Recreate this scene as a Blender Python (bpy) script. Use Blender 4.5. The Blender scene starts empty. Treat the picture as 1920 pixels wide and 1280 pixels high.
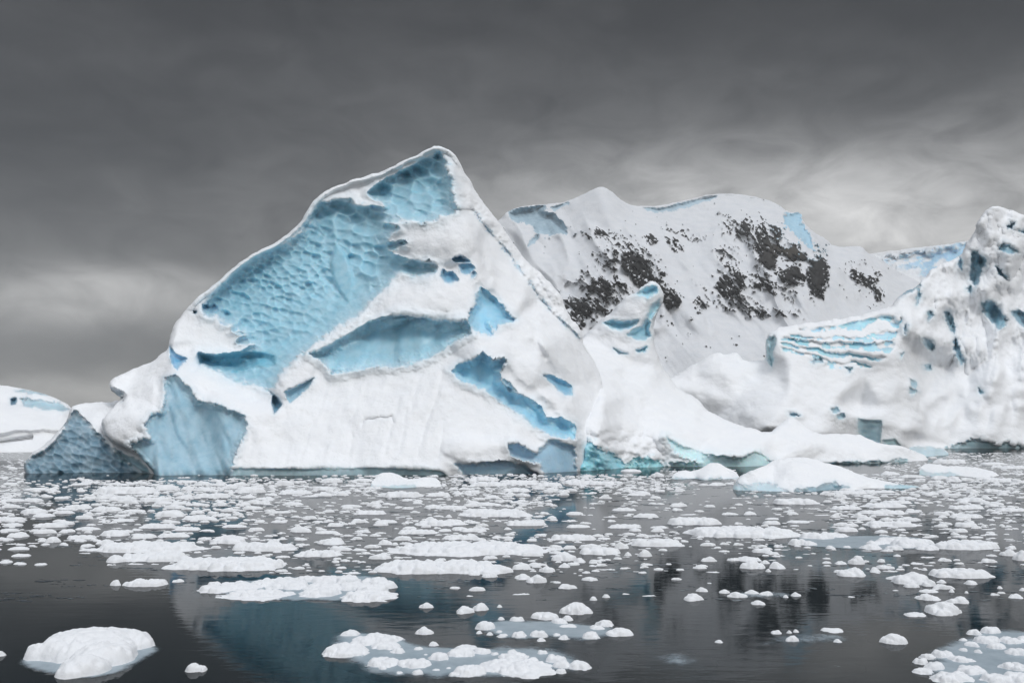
import bpy, math, random
import numpy as np
from mathutils.geometry import delaunay_2d_cdt
from mathutils import Vector

# ------------------------------------------------------------------ camera
scene = bpy.context.scene
F, HOR, CH = 1600.0, 813.0, 4.0          # focal length and horizon of a 1920 px wide frame, eye height (m)
cam_d = bpy.data.cameras.new('camera')
cam = bpy.data.objects.new('camera', cam_d)
scene.collection.objects.link(cam)
cam.location = (0, 0, CH)
cam.rotation_euler = (math.radians(90), 0, 0)
cam_d.sensor_width = 36
cam_d.lens = 36 * F / 1920
cam_d.shift_y = (HOR - 640) / 1920
cam_d.clip_start = 0.5
cam_d.clip_end = 60000
scene.camera = cam
HAZE = 0.00013

# ------------------------------------------------------------------ view
scene.view_settings.view_transform = 'Standard'
scene.view_settings.look = 'None'
scene.view_settings.gamma = 1
scene.view_settings.exposure = 0.3

# ------------------------------------------------------------------ nodes helper
class NT:
    def __init__(s, tree):
        s.t = tree; s.n = tree.nodes; s.l = tree.links
    def add(s, typ, **kw):
        n = s.n.new(typ)
        for k, v in kw.items(): setattr(n, k, v)
        return n
    def put(s, sock, v):
        if hasattr(v, 'is_output'): s.l.new(v, sock)
        else: sock.default_value = v
    def m(s, op, a, b=0.0, c=0.0, clamp=False):
        n = s.add('ShaderNodeMath', operation=op, use_clamp=clamp)
        s.put(n.inputs[0], a); s.put(n.inputs[1], b); s.put(n.inputs[2], c)
        return n.outputs[0]
    def mix(s, f, a, b, blend='MIX'):
        n = s.add('ShaderNodeMix', data_type='RGBA', blend_type=blend)
        s.put(n.inputs[0], f); s.put(n.inputs[6], a); s.put(n.inputs[7], b)
        return n.outputs[2]
    def ramp(s, f, stops, interp='LINEAR'):
        n = s.add('ShaderNodeValToRGB'); r = n.color_ramp; r.interpolation = interp
        while len(r.elements) < len(stops): r.elements.new(0.5)
        for e, (p, c) in zip(r.elements, stops):
            e.position = p
            e.color = (c, c, c, 1) if not hasattr(c, '__len__') else tuple(c) + (1,)
        s.put(n.inputs[0], f)
        return n.outputs[0]
    def noise(s, vec, scale, detail=4, rough=0.55, dist=0.0):
        n = s.add('ShaderNodeTexNoise')
        if vec is not None: s.put(n.inputs['Vector'], vec)
        n.inputs['Scale'].default_value = scale; n.inputs['Detail'].default_value = detail
        n.inputs['Roughness'].default_value = rough; n.inputs['Distortion'].default_value = dist
        return n.outputs['Fac']
    def mapr(s, v, a, b, c=0.0, d=1.0, interp='LINEAR'):
        n = s.add('ShaderNodeMapRange', interpolation_type=interp)
        s.put(n.inputs[0], v)
        for i, q in enumerate((a, b, c, d)): s.put(n.inputs[i + 1], q)
        return n.outputs[0]
    def scaled(s, vec, sc):
        n = s.add('ShaderNodeMapping'); s.put(n.inputs[0], vec); n.inputs['Scale'].default_value = sc
        return n.outputs[0]

# ------------------------------------------------------------------ world: heavy overcast
SUN_EL, SUN_AZ = math.radians(46), math.radians(140)     # azimuth from +Y towards +X: from the right, behind the camera
world = bpy.data.worlds.new('World'); scene.world = world; world.use_nodes = True
N = NT(world.node_tree); N.n.clear()
out = N.add('ShaderNodeOutputWorld'); bg = N.add('ShaderNodeBackground')
N.l.new(bg.outputs[0], out.inputs[0])
bg.inputs[1].default_value = 0.1
sky = N.add('ShaderNodeTexSky', sky_type='NISHITA')
sky.sun_disc = False; sky.sun_elevation = SUN_EL; sky.sun_rotation = SUN_AZ
tc = N.add('ShaderNodeTexCoord'); D = tc.outputs['Generated']
sep = N.add('ShaderNodeSeparateXYZ'); N.l.new(D, sep.inputs[0])
sx, sy, sz = sep.outputs
az = N.m('ARCTAN2', sx, sy); el = N.m('ARCSINE', sz)
R = math.radians
def sblob(a, e, sa, se, amp):
    p = N.m('POWER', N.m('DIVIDE', N.m('SUBTRACT', az, R(a)), R(sa)), 2.0)
    q = N.m('POWER', N.m('DIVIDE', N.m('SUBTRACT', el, R(e)), R(se)), 2.0)
    return N.m('MULTIPLY', N.m('EXPONENT', N.m('MULTIPLY', N.m('ADD', p, q), -1.0)), amp)
# POWER of a negative base with exponent 2 is fine in Cycles for whole exponents
wn = N.noise(N.scaled(D, (2.2, 2.2, 7.0)), 1.3, 6, 0.55, 0.4)
wn2 = N.noise(N.scaled(D, (3.0, 3.0, 8.0)), 2.2, 6, 0.55, 0.4)
elw = N.m('ADD', el, N.m('MULTIPLY', N.m('SUBTRACT', wn, 0.5), R(14)))
e01 = N.mapr(elw, R(-4), R(90))
def P(deg): return (deg + 4) / 94.0
base = N.ramp(e01, [(0, 0.24), (P(2), 0.24), (P(5), 0.16), (P(12), 0.115), (P(19), 0.06), (P(27), 0.020), (P(34), 0.04), (P(48), 0.75), (1, 1.15)], 'EASE')
b = base
for a, e, sa, se, amp in ((16, 14.0, 17, 4.4, 0.25), (24, 12.5, 10, 4.2, 0.27), (20, 9.0, 16, 3.0, 0.08), (4, 13, 10, 4.0, 0.15), (-24, 8.6, 7, 1.5, 0.30), (-30, 7.2, 5, 1.1, 0.16), (-20, 5.0, 9, 1.6, -0.05),
                          (-25, 2.6, 8, 1.0, 0.2), (-30, 16, 12, 7, -0.045), (30, 24, 9, 5, -0.02), (22, 18.5, 6, 2.2, -0.05)):
    b = N.m('ADD', b, sblob(a, e, sa, se, amp))
mod = N.m('ADD', 1.0, N.m('MULTIPLY', N.m('SUBTRACT', wn2, 0.5), 0.40))
cl = N.noise(N.scaled(D, (5.0, 5.0, 11.0)), 2.4, 7, 0.6, 0.7)
mod = N.m('ADD', mod, N.m('MULTIPLY', N.m('SUBTRACT', cl, 0.5), 1.6))
b = N.m('MULTIPLY', b, mod)
# the cloud is far thinner overhead and behind the viewer, where most of the light comes from
back = N.mapr(sy, 0.25, -0.5, 0.0, 1.0, 'SMOOTHSTEP')
upz = N.mapr(sz, -0.02, 0.05, 0.0, 1.0)
b = N.m('ADD', b, N.m('MULTIPLY', N.m('MULTIPLY', back, upz), 0.30))
b = N.m('MAXIMUM', b, 0.02)
b10 = N.m('MULTIPLY', b, 10.0)
warm = N.mix(N.mapr(el, R(3), R(22)), (1.0, 0.985, 0.955, 1), (0.985, 0.995, 1.01, 1))
warm = N.mix(N.mapr(el, R(30), R(65)), warm, (0.93, 0.985, 1.07, 1))
cc = N.add('ShaderNodeVectorMath', operation='SCALE'); N.l.new(warm, cc.inputs[0]); N.l.new(b10, cc.inputs['Scale'])
N.l.new(N.mix(0.03, cc.outputs[0], sky.outputs[0]), bg.inputs[0])

sun_d = bpy.data.lights.new('sun', 'SUN'); sun_d.energy = 0.95; sun_d.angle = math.radians(16); sun_d.color = (1, 0.985, 0.96)
sun = bpy.data.objects.new('sun', sun_d); scene.collection.objects.link(sun)
dirv = Vector((math.sin(SUN_AZ) * math.cos(SUN_EL), math.cos(SUN_AZ) * math.cos(SUN_EL), math.sin(SUN_EL)))
sun.rotation_euler = dirv.to_track_quat('Z', 'Y').to_euler()

# ------------------------------------------------------------------ numpy helpers
def _hash(ix, iy, iz, seed):
    h = (ix.astype(np.int64) * 374761393 + iy.astype(np.int64) * 668265263 + iz.astype(np.int64) * 2147483647 + seed * 1274126177) & 0xffffffff
    h = ((h ^ (h >> 13)) * 1274126177) & 0xffffffff
    h = ((h ^ (h >> 16)) * 2246822519) & 0xffffffff
    return ((h ^ (h >> 15)) & 0xffffff) / float(0xffffff)
def vnoise(x, y, z=None, seed=0):
    if z is None: z = np.zeros_like(x)
    ix, iy, iz = np.floor(x), np.floor(y), np.floor(z)
    fx, fy, fz = x - ix, y - iy, z - iz
    fx = fx * fx * fx * (fx * (fx * 6 - 15) + 10); fy = fy * fy * fy * (fy * (fy * 6 - 15) + 10); fz = fz * fz * fz * (fz * (fz * 6 - 15) + 10)
    ix = ix.astype(np.int64); iy = iy.astype(np.int64); iz = iz.astype(np.int64)
    def h(a, b_, c): return _hash(ix + a, iy + b_, iz + c, seed)
    x00 = h(0, 0, 0) * (1 - fx) + h(1, 0, 0) * fx; x10 = h(0, 1, 0) * (1 - fx) + h(1, 1, 0) * fx
    r = x00 * (1 - fy) + x10 * fy
    if np.any(fz):
        x01 = h(0, 0, 1) * (1 - fx) + h(1, 0, 1) * fx; x11 = h(0, 1, 1) * (1 - fx) + h(1, 1, 1) * fx
        r = r * (1 - fz) + (x01 * (1 - fy) + x11 * fy) * fz
    return r * 2 - 1
def fbm(x, y, z=None, octaves=4, gain=0.5, seed=0):
    s, a, t = 0, 1.0, 0
    c, sn = math.cos(0.6), math.sin(0.6)
    for o in range(octaves):
        s = s + a * vnoise(x, y, z, seed + o * 17); t += a; a *= gain
        x, y = (x * c - y * sn) * 2.03 + 5.1, (x * sn + y * c) * 2.03 + 1.7
        if z is not None: z = z * 2.03 + 3.3
    return s / t
def worley(x, y, seed=0, jit=0.9):
    ix, iy = np.floor(x).astype(np.int64), np.floor(y).astype(np.int64)
    f1 = np.full(x.shape, 9.0); f2 = np.full(x.shape, 9.0); idv = np.zeros(x.shape)
    z = np.zeros_like(ix)
    for a in (-1, 0, 1):
        for c in (-1, 0, 1):
            jx = _hash(ix + a, iy + c, z, seed); jy = _hash(ix + a, iy + c, z, seed + 7)
            d = (ix + a + 0.5 + (jx - 0.5) * jit - x) ** 2 + (iy + c + 0.5 + (jy - 0.5) * jit - y) ** 2
            nd = d < f1
            f2 = np.where(nd, f1, np.minimum(f2, d)); f1 = np.where(nd, d, f1); idv = np.where(nd, _hash(ix + a, iy + c, z, seed + 13), idv)
    return np.sqrt(f1), np.sqrt(f2), idv
def sstep(x, a, b_):
    t = np.clip((x - a) / (b_ - a), 0, 1); return t * t * (3 - 2 * t)
def chaikin(poly, n=1):
    p = np.array(poly, float)
    for _ in range(n):
        q = np.roll(p, -1, 0)
        p = np.stack([p * 0.75 + q * 0.25, p * 0.25 + q * 0.75], 1).reshape(-1, 2)
    return p
def sdpoly(X, Y, poly):
    """signed distance, positive inside"""
    p = np.array(poly, float); q = np.roll(p, -1, 0)
    d = np.full(X.shape, 1e9); ins = np.zeros(X.shape, bool)
    for (x0, y0), (x1, y1) in zip(p, q):
        ex, ey = x1 - x0, y1 - y0
        wx, wy = X - x0, Y - y0
        t = np.clip((wx * ex + wy * ey) / (ex * ex + ey * ey + 1e-9), 0, 1)
        d = np.minimum(d, (wx - t * ex) ** 2 + (wy - t * ey) ** 2)
        if y0 != y1:
            c = ((y0 > Y) != (y1 > Y)) & (X < (x1 - x0) * (Y - y0) / (y1 - y0) + x0)
            ins ^= c
    d = np.sqrt(d)
    return np.where(ins, d, -d)
def gblur(a, sig):
    if sig <= 0: return a
    r = int(sig * 3) + 1
    k = np.exp(-0.5 * (np.arange(-r, r + 1) / sig) ** 2); k /= k.sum()
    for ax in (0, 1):
        p = np.pad(a, [(r, r) if i == ax else (0, 0) for i in (0, 1)], mode='edge')
        o = np.zeros_like(a)
        for i, w in enumerate(k):
            o += w * (p[i:i + a.shape[0], :] if ax == 0 else p[:, i:i + a.shape[1]])
        a = o
    return a
def facets(X, Y, pts, edges=()):
    """piecewise linear depth through control points (x, y, depth)"""
    pts = [tuple(p) for p in pts]
    x0, x1, y0, y1 = X.min() - 50, X.max() + 50, Y.min() - 50, Y.max() + 50
    for cx, cy in ((x0, y0), (x1, y0), (x0, y1), (x1, y1)):
        k = min(pts, key=lambda p: (p[0] - cx) ** 2 + (p[1] - cy) ** 2)
        pts.append((cx, cy, k[2]))
    vs, _, fs, ov, _, _ = delaunay_2d_cdt([Vector((p[0], p[1])) for p in pts], list(edges), [], 0, 1e-4)
    dep = []
    for v, o in zip(vs, ov):
        dep.append(pts[o[0]][2] if o else min(pts, key=lambda p: (p[0] - v.x) ** 2 + (p[1] - v.y) ** 2)[2])
    out_ = np.full(X.shape, np.nan)
    for f in fs:
        (ax, ay), (bx, by), (cx, cy) = [vs[i] for i in f]
        det = (by - cy) * (ax - cx) + (cx - bx) * (ay - cy)
        if abs(det) < 1e-9: continue
        gx0, gx1 = min(ax, bx, cx) - 1, max(ax, bx, cx) + 1; gy0, gy1 = min(ay, by, cy) - 1, max(ay, by, cy) + 1
        i0, i1 = np.searchsorted(X[0], [gx0, gx1]); j0, j1 = np.searchsorted(Y[:, 0], [gy0, gy1])
        if i1 <= i0 or j1 <= j0: continue
        xs, ys = X[j0:j1, i0:i1], Y[j0:j1, i0:i1]
        u = ((by - cy) * (xs - cx) + (cx - bx) * (ys - cy)) / det
        v = ((cy - ay) * (xs - cx) + (ax - cx) * (ys - cy)) / det
        w = 1 - u - v
        m = (u >= -1e-6) & (v >= -1e-6) & (w >= -1e-6)
        val = u * dep[f[0]] + v * dep[f[1]] + w * dep[f[2]]
        sub = out_[j0:j1, i0:i1]; sub[m] = val[m]
    out_[np.isnan(out_)] = np.nanmean(out_)
    return out_
def at(px, py, d):
    """the place that far along Y which shows at a point of the 1920x1280 photograph"""
    return ((px - 960) / F * d, d, CH - (py - HOR) / F * d)

# ------------------------------------------------------------------ objects helper
def tag(o, label=None, cat=None, group=None, kind=None):
    if label: o['label'] = label
    if cat: o['category'] = cat
    if group: o['group'] = group
    if kind: o['kind'] = kind
    return o
def empty(name, loc):
    o = bpy.data.objects.new(name, None); scene.collection.objects.link(o); o.location = loc
    o.empty_display_size = 0.2
    return o
def mesh_from(name, V, Q, mat, parent=None, origin=(0, 0, 0), col=None, normals=None):
    me = bpy.data.meshes.new(name)
    V = np.asarray(V, np.float32) - np.asarray(origin, np.float32)
    Q = np.asarray(Q, np.int32)
    me.vertices.add(len(V)); me.vertices.foreach_set('co', V.ravel())
    k = Q.shape[1]
    me.loops.add(Q.size); me.loops.foreach_set('vertex_index', Q.ravel())
    me.polygons.add(len(Q)); me.polygons.foreach_set('loop_start', np.arange(0, Q.size, k, dtype=np.int32))
    me.polygons.foreach_set('use_smooth', np.ones(len(Q), bool))
    me.update(calc_edges=True)
    if col is not None:
        ca = me.color_attributes.new('tint', 'FLOAT_COLOR', 'POINT')
        ca.data.foreach_set('color', np.asarray(col, np.float32).ravel())
    if normals is not None:
        me.normals_split_custom_set_from_vertices(np.asarray(normals, np.float32))
    me.materials.append(mat)
    o = bpy.data.objects.new(name, me); scene.collection.objects.link(o)
    if parent: o.parent = parent
    return o

# ------------------------------------------------------------------ materials
def new_mat(name):
    m = bpy.data.materials.new(name); m.use_nodes = True
    n = NT(m.node_tree); n.n.clear()
    o = n.add('ShaderNodeOutputMaterial'); p = n.add('ShaderNodeBsdfPrincipled')
    n.l.new(p.outputs[0], o.inputs[0])
    return m, n, p, o
def bump(n, p, h, strength, dist):
    b_ = n.add('ShaderNodeBump'); b_.inputs['Strength'].default_value = strength; b_.inputs['Distance'].default_value = dist
    n.put(b_.inputs['Height'], h); n.l.new(b_.outputs[0], p.inputs['Normal'])
SNOW = (0.86, 0.87, 0.885, 1)
def berg_mat(name, sc, bump_d, rock=False, SNOW=SNOW, SNOW2=(0.83, 0.845, 0.87, 1)):
    """snow where the tint attribute's alpha is 0, bare ice (or rock) of the attribute's colour where it is 1"""
    m, n, p, o = new_mat(name)
    tcn = n.add('ShaderNodeTexCoord'); v = tcn.outputs['Object']
    at_ = n.add('ShaderNodeAttribute', attribute_name='tint')
    fine = n.noise(v, 3.5 / sc, 4, 0.6)
    mid = n.noise(v, 0.5 / sc, 4, 0.55)
    ragged = n.noise(v, 1.3 / sc, 5, 0.6)
    a = n.m('ADD', at_.outputs['Alpha'], n.m('MULTIPLY', n.m('SUBTRACT', ragged, 0.5), 0.7))
    a = n.mapr(a, 0.40, 0.60, 0, 1, 'SMOOTHSTEP')
    raw = at_.outputs['Alpha']
    thin = n.m('MULTIPLY', n.mapr(raw, 0.02, 0.45, 0, 1), 0.0 if rock else 0.30)
    dust = n.m('MULTIPLY', n.mapr(raw, 0.5, 0.97, 1, 0), 0.0 if rock else 0.55)
    dust = n.m('MULTIPLY', dust, n.mapr(fine, 0.35, 0.6, 0.5, 1.0))
    snow = n.mix(n.mapr(mid, 0.35, 0.7), SNOW, SNOW2)
    snow = n.mix(thin, snow, n.mix(0.4, at_.outputs['Color'], (0.8, 0.93, 1.0, 1)))
    pale = n.mix(n.m('MULTIPLY', n.mapr(at_.outputs['Fac'], 0.05, 0.15), 0.30), at_.outputs['Color'], (0.80, 0.90, 0.94, 1))
    icec = n.mix(n.mapr(n.noise(v, 0.9 / sc, 5, 0.6), 0.3, 0.75), at_.outputs['Color'], pale)
    icec = n.mix(dust, icec, (0.80, 0.86, 0.90, 1))
    n.l.new(n.mix(a, snow, icec), p.inputs['Base Color'])
    n.put(p.inputs['Roughness'], n.mapr(a, 0, 1, 0.85, 0.75 if rock else 0.32))
    if not rock:
        n.put(p.inputs['Subsurface Weight'], n.mapr(a, 0, 1, 0.0, 0.45)); p.inputs['Subsurface Radius'].default_value = (0.35, 0.8, 1.0); p.inputs['Subsurface Scale'].default_value = 1.0 * sc
    n.put(p.inputs['Specular IOR Level'], n.mapr(a, 0, 1, 0.15, 0.2 if rock else 0.35))
    h = n.m('ADD', n.m('MULTIPLY', fine, n.mapr(a, 0, 1, 1.0, 0.35)), n.m('MULTIPLY', mid, 0.8))
    bump(n, p, h, 0.5, bump_d)
    return m
M = {}
M['berg'] = berg_mat('snow_and_blue_ice', 1.0, 0.17)
M['far_berg'] = berg_mat('far_snow_and_ice', 2.4, 0.3)
M['mountain'] = berg_mat('mountain_snow_and_rock', 9.0, 1.5, True, (0.72, 0.73, 0.75, 1), (0.66, 0.68, 0.71, 1))  # snow greyer than on the bergs: cloud shade put into its colour
M['glacier'] = berg_mat('glacier_snow_and_ice', 9.0, 3.0)
m, n, p, o = new_mat('floe_snow')
v = n.add('ShaderNodeTexCoord').outputs['Object']
f1 = n.noise(v, 22, 5, 0.65); f2 = n.noise(v, 5, 4, 0.5)
n.l.new(n.mix(f2, (0.82, 0.825, 0.84, 1), (0.74, 0.76, 0.79, 1)), p.inputs['Base Color'])
p.inputs['Roughness'].default_value = 0.85; p.inputs['Specular IOR Level'].default_value = 0.15
bump(n, p, n.m('ADD', n.m('MULTIPLY', f1, 0.5), f2), 0.6, 0.035)
M['snow'] = m
m, n, p, o = new_mat('slush')
v = n.add('ShaderNodeTexCoord').outputs['Object']
at_ = n.add('ShaderNodeAttribute', attribute_name='tint')
f1 = n.noise(v, 2.2, 6, 0.65); f2 = n.noise(v, 14, 4, 0.6)
n.l.new(n.mix(n.mapr(f1, 0.3, 0.7), (0.24, 0.31, 0.36, 1), (0.38, 0.45, 0.50, 1)), p.inputs['Base Color'])
p.inputs['Roughness'].default_value = 0.35
al = n.m('ADD', at_.outputs['Alpha'], n.m('MULTIPLY', n.m('SUBTRACT', f1, 0.5), 0.9))
n.put(p.inputs['Alpha'], n.mapr(al, 0.12, 0.75, 0, 0.93, 'SMOOTHSTEP'))
bump(n, p, f2, 0.3, 0.01)
M['slush'] = m
m, n, p, o = new_mat('water')
v = n.add('ShaderNodeTexCoord').outputs['Object']
w1 = n.noise(n.scaled(v, (0.9, 2.6, 1)), 1.4, 4, 0.5, 0.3)
w2 = n.noise(n.scaled(v, (0.25, 0.6, 1)), 0.8, 3, 0.5)
patch = n.mapr(n.noise(n.scaled(v, (0.05, 0.09, 1)), 1.0, 4, 0.6), 0.45, 0.62)
# calm cold water: dark body, mirror reflection by the Fresnel law, dimmed as through a polariser
gls = n.add('ShaderNodeBsdfGlossy'); n.put(gls.inputs['Roughness'], n.mapr(patch, 0, 1, 0.03, 0.07)); gls.inputs['Color'].default_value = (1, 1, 1, 1)
dif = n.add('ShaderNodeBsdfDiffuse'); dif.inputs['Color'].default_value = (0.008, 0.013, 0.016, 1)
bm = n.add('ShaderNodeBump'); bm.inputs['Strength'].default_value = 0.35; bm.inputs['Distance'].default_value = 0.010
n.put(bm.inputs['Height'], n.m('ADD', n.m('MULTIPLY', w1, n.mapr(patch, 0, 1, 0.5, 1.0)), n.m('MULTIPLY', w2, 0.8)))
fr = n.add('ShaderNodeFresnel'); fr.inputs['IOR'].default_value = 1.33
for q in (gls, fr): n.l.new(bm.outputs[0], q.inputs['Normal'])
mx_ = n.add('ShaderNodeMixShader'); n.put(mx_.inputs[0], n.m('MULTIPLY', fr.outputs[0], 0.6))
n.l.new(dif.outputs[0], mx_.inputs[1]); n.l.new(gls.outputs[0], mx_.inputs[2]); n.l.new(mx_.outputs[0], o.inputs[0]); n.n.remove(p)
M['water'] = m

# ------------------------------------------------------------------ relief builder
class Relief:
    """A solid piece of ice: front surface given by depth control points, rounded at its outline, closed by a back."""
    def __init__(s, outline, ctrl, step=2.0, blur=5.0, edge_px=12, edge_m=3.0, thick=30, thick_px=90, edges=(), smooth=1, warp=2.0, seed=1):
        s.out = chaikin(outline, smooth); s.step = step; s.seed = seed
        x0, y0 = s.out.min(0) - 3 * step; x1, y1 = s.out.max(0) + 3 * step
        s.X, s.Y = np.meshgrid(np.arange(x0, x1, step), np.arange(y0, y1, step))
        X, Y = s.X, s.Y
        wx = X + warp * fbm(X / 17, Y / 17, octaves=3, seed=seed); wy = Y + warp * fbm(X / 17, Y / 17, octaves=3, seed=seed + 50)
        s.sd = sdpoly(wx, wy, s.out)
        s.D = gblur(facets(X, Y, ctrl, edges), blur / step)
        s.edge_px, s.edge_m, s.thick, s.thick_px = edge_px, edge_m, thick, thick_px
        s.rid = np.zeros(X.shape, np.int32); s.names = ['snow_cover']
        s.ice = np.zeros(X.shape); s.col = np.zeros(X.shape + (3,)) + np.array([0.3, 0.55, 0.7])
        s.edge = np.zeros(X.shape); s.rough = np.ones(X.shape)      # snow roughness weight
    def ice_area(s, name, poly, recess, width, color, warp=5.0, wscale=11, lip=0.25, smooth=0, soft=2.0, scallop=None, grow=1.5, hard=0.35, big_from=False, plain=None, lipw=9):
        P_ = chaikin(poly, smooth) if smooth else np.array(poly, float)
        pad = 40 + width
        j = (s.Y[:, 0] > P_[:, 1].min() - pad) & (s.Y[:, 0] < P_[:, 1].max() + pad)
        i = (s.X[0] > P_[:, 0].min() - pad) & (s.X[0] < P_[:, 0].max() + pad)
        ix = np.ix_(j, i)
        X, Y = s.X[ix], s.Y[ix]
        sc = s.seed + len(s.names) * 31
        sd = sdpoly(X + warp * fbm(X / wscale, Y / wscale * 1.3, octaves=4, gain=0.6, seed=sc), Y + warp * fbm(X / wscale, Y / wscale * 1.3, octaves=4, gain=0.6, seed=sc + 5), P_) + grow
        t = np.clip(sd / width, 0, 1)
        prof = hard * np.sqrt(np.clip(1 - (1 - t) ** 2, 0, 1)) + (1 - hard) * t * t * (3 - 2 * t)
        frag = fbm(X / 5.5, Y / 4.0, octaves=3, gain=0.65, seed=sc + 21)
        if scallop:
            cw, ch, amp, ang = scallop
            c, sn = math.cos(ang), math.sin(ang)
            def cells(k, so):
                u = (X * c + Y * sn) / (cw * k) + 0.35 * fbm(X / 40, Y / 40, seed=sc + 2); v_ = (-X * sn + Y * c) / (ch * k) + 0.35 * fbm(X / 40, Y / 40, seed=sc + 3)
                a1, b1, id1 = worley(u, v_, sc + so)
                return (0.75 - a1 ** 2 * 1.3) * (0.55 + 0.9 * id1), np.clip(1.0 - (b1 - a1) * 2.2, 0, 1) ** 1.5, id1
            d1, r1, id1 = cells(1.15, 0); d2, r2, id2 = cells(0.68, 40)
            big = sstep(X - (Y - 480) * 0.5, 560, 680) if big_from else np.zeros(X.shape)
            dish = d1 * big + 0.62 * d2 * (1 - big); ridge = r1 * big + r2 * (1 - big); id1 = id1 * big + id2 * (1 - big)
            dish += 0.35 * fbm(X / 45, Y / 30, octaves=3, seed=sc + 6)
            kill = 1.0
            if plain is not None: kill = 1 - 0.9 * sstep(sdpoly(X, Y, plain), -4, 3)
            if big_from: kill = kill * (1 - 0.45 * sstep(Y - (672 - 0.52 * (X - 400)), -50, 25)) * np.clip(0.95 + 0.55 * fbm(X / 55, Y / 45, seed=sc + 15), 0.4, 1.5)
            s.D[ix] += amp * gblur(dish, 0.6) * sstep(sd, -6, 12) * kill
            sdm = sd + 10 * (dish - 0.42) + 3 * frag
            colr = np.array(color)[None, None, :] * (0.92 + 0.22 * id1[..., None] * 0.6) + (ridge * kill)[..., None] * 0.10 * np.array([1, 1, 1])
        else:
            sdm = sd + (3.2 * frag if width > 5 else 1.5 * frag) + (2.5 * np.abs(vnoise(X / 2.6, Y / 14.0, seed=sc + 30)) if width > 9 else 0)
            colr = np.array(color)[None, None, :] * (1 + 0.22 * fbm(X / 20, Y / 46, octaves=4, seed=sc + 9))[..., None]
        mask = sstep(sdm, -soft, soft)
        alpha_ = np.where(sdm > 0, 0.5 + 0.5 * (1 - np.exp(-np.maximum(sdm, 0) / (0.5 * min(width, 22)))), 0.48 * np.exp(np.minimum(sdm, 0) / max(3.0, 0.5 * min(width, 22))))
        s.D[ix] += recess * prof
        lw = np.exp(-(np.clip(-sd, 0, 99) / lipw) ** 2) * sstep(-sd, -3, 2)
        s.D[ix] -= lip * lw
        s.edge[ix] = np.maximum(s.edge[ix], lw * min(1, lip * 1.5))
        s.D[ix] += 0.12 * recess / 2.0 * (mask - 0.5) * (np.abs(sd) < 14)
        if sd.max() > 0:
            s.ice[ix] = np.maximum(s.ice[ix], alpha_)
            w = ((sdm > -soft * 2) | ((s.ice[ix] < 0.5) & (sdm > -30)))[..., None]
            s.col[ix] = np.where(w, colr, s.col[ix])
            s.rough[ix] = np.minimum(s.rough[ix], 1 - mask * 0.85)
            s.names.append(name)
            s.rid[ix] = np.where(sdm > 0, len(s.names) - 1, s.rid[ix])
    def build(s, parent, mat, rough_m=0.5, rough_s=6.0, origin=None, fine=1.0, flat_names=(), snow_name='snow_cover'):
        X, Y, st = s.X.copy(), s.Y.copy(), s.step
        gy, gx = np.gradient(s.sd, st)
        g = np.sqrt(gx * gx + gy * gy) + 1e-6
        inc = s.sd > -st * 1.0
        mv = np.where(inc & (s.sd < 0), -s.sd, 0)
        X += gx / g * mv; Y += gy / g * mv
        sd = np.maximum(s.sd, 0)
        t = np.clip(sd / s.edge_px, 0, 1)
        Df = s.D + s.edge_m * (1 - np.sqrt(np.clip(1 - (1 - t) ** 2, 0, 1)))
        T = s.thick * (1 - np.exp(-sd / s.thick_px))
        Db = gblur(Df, 6) + T
        Db = np.where(sd <= 0, Df, np.maximum(Db, Df + 0.02))
        def pos(Dm): return np.stack([(X - 960) / F * Dm, Dm, CH - (Y - HOR) / F * Dm], -1)
        Pf, Pb = pos(Df), pos(Db)
        def nrm(Pp):
            a = np.gradient(Pp, axis=1); b_ = np.gradient(Pp, axis=0)
            nn = np.cross(a, b_); nn /= (np.linalg.norm(nn, axis=-1, keepdims=True) + 1e-9)
            return nn
        nf = nrm(Pf)
        if np.mean(nf[..., 1][inc]) > 0: nf = -nf
        q = Pf / rough_s
        dsp = rough_m * (fbm(q[..., 0], q[..., 2], q[..., 1], 5, 0.52, s.seed) + 0.12 * fbm(q[..., 0] * 7, q[..., 2] * 7, q[..., 1] * 7, 3, 0.6, s.seed + 3) * (fine + 1.6 * s.edge)) * (0.15 + 0.85 * s.rough)
        dsp *= sstep(sd, -1, 6)
        Pf = Pf + nf * dsp[..., None]
        nf = nrm(Pf)
        if np.mean(nf[..., 1][inc]) > 0: nf = -nf
        cell = inc[:-1, :-1] & inc[1:, :-1] & inc[:-1, 1:] & inc[1:, 1:]
        idx = np.arange(X.size).reshape(X.shape)
        quads = np.stack([idx[:-1, :-1], idx[1:, :-1], idx[1:, 1:], idx[:-1, 1:]], -1)[cell]
        rid = s.rid[:-1, :-1][cell]
        if origin is None: origin = (0, 0, 0)
        colr = np.concatenate([s.col, s.ice[..., None]], -1).reshape(-1, 4)
        Pfl, nfl, Pbl = Pf.reshape(-1, 3), nf.reshape(-1, 3), Pb.reshape(-1, 3)
        objs = {}
        for k, nm in enumerate(s.names):
            fq = quads[rid == k]
            if len(fq) == 0 and k: continue
            if k == 0:
                # closed with its back
                u, inv = np.unique(fq, return_inverse=True)
                ub, invb = np.unique(quads, return_inverse=True)
                V = np.concatenate([Pfl[u], Pbl[ub]]); Q = np.concatenate([inv.reshape(-1, 4), invb.reshape(-1, 4)[:, ::-1] + len(u)])
                cb = colr[ub].copy(); cb[:, 3] *= 0
                nb = -nfl[ub]
                o_ = mesh_from(snow_name, V, Q, mat, parent, origin, np.concatenate([colr[u], cb]), None)
            else:
                u, inv = np.unique(fq, return_inverse=True)
                o_ = mesh_from(nm, Pfl[u], inv.reshape(-1, 4), mat, parent, origin, colr[u], nfl[u])
            objs[k] = o_
        return objs

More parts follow.
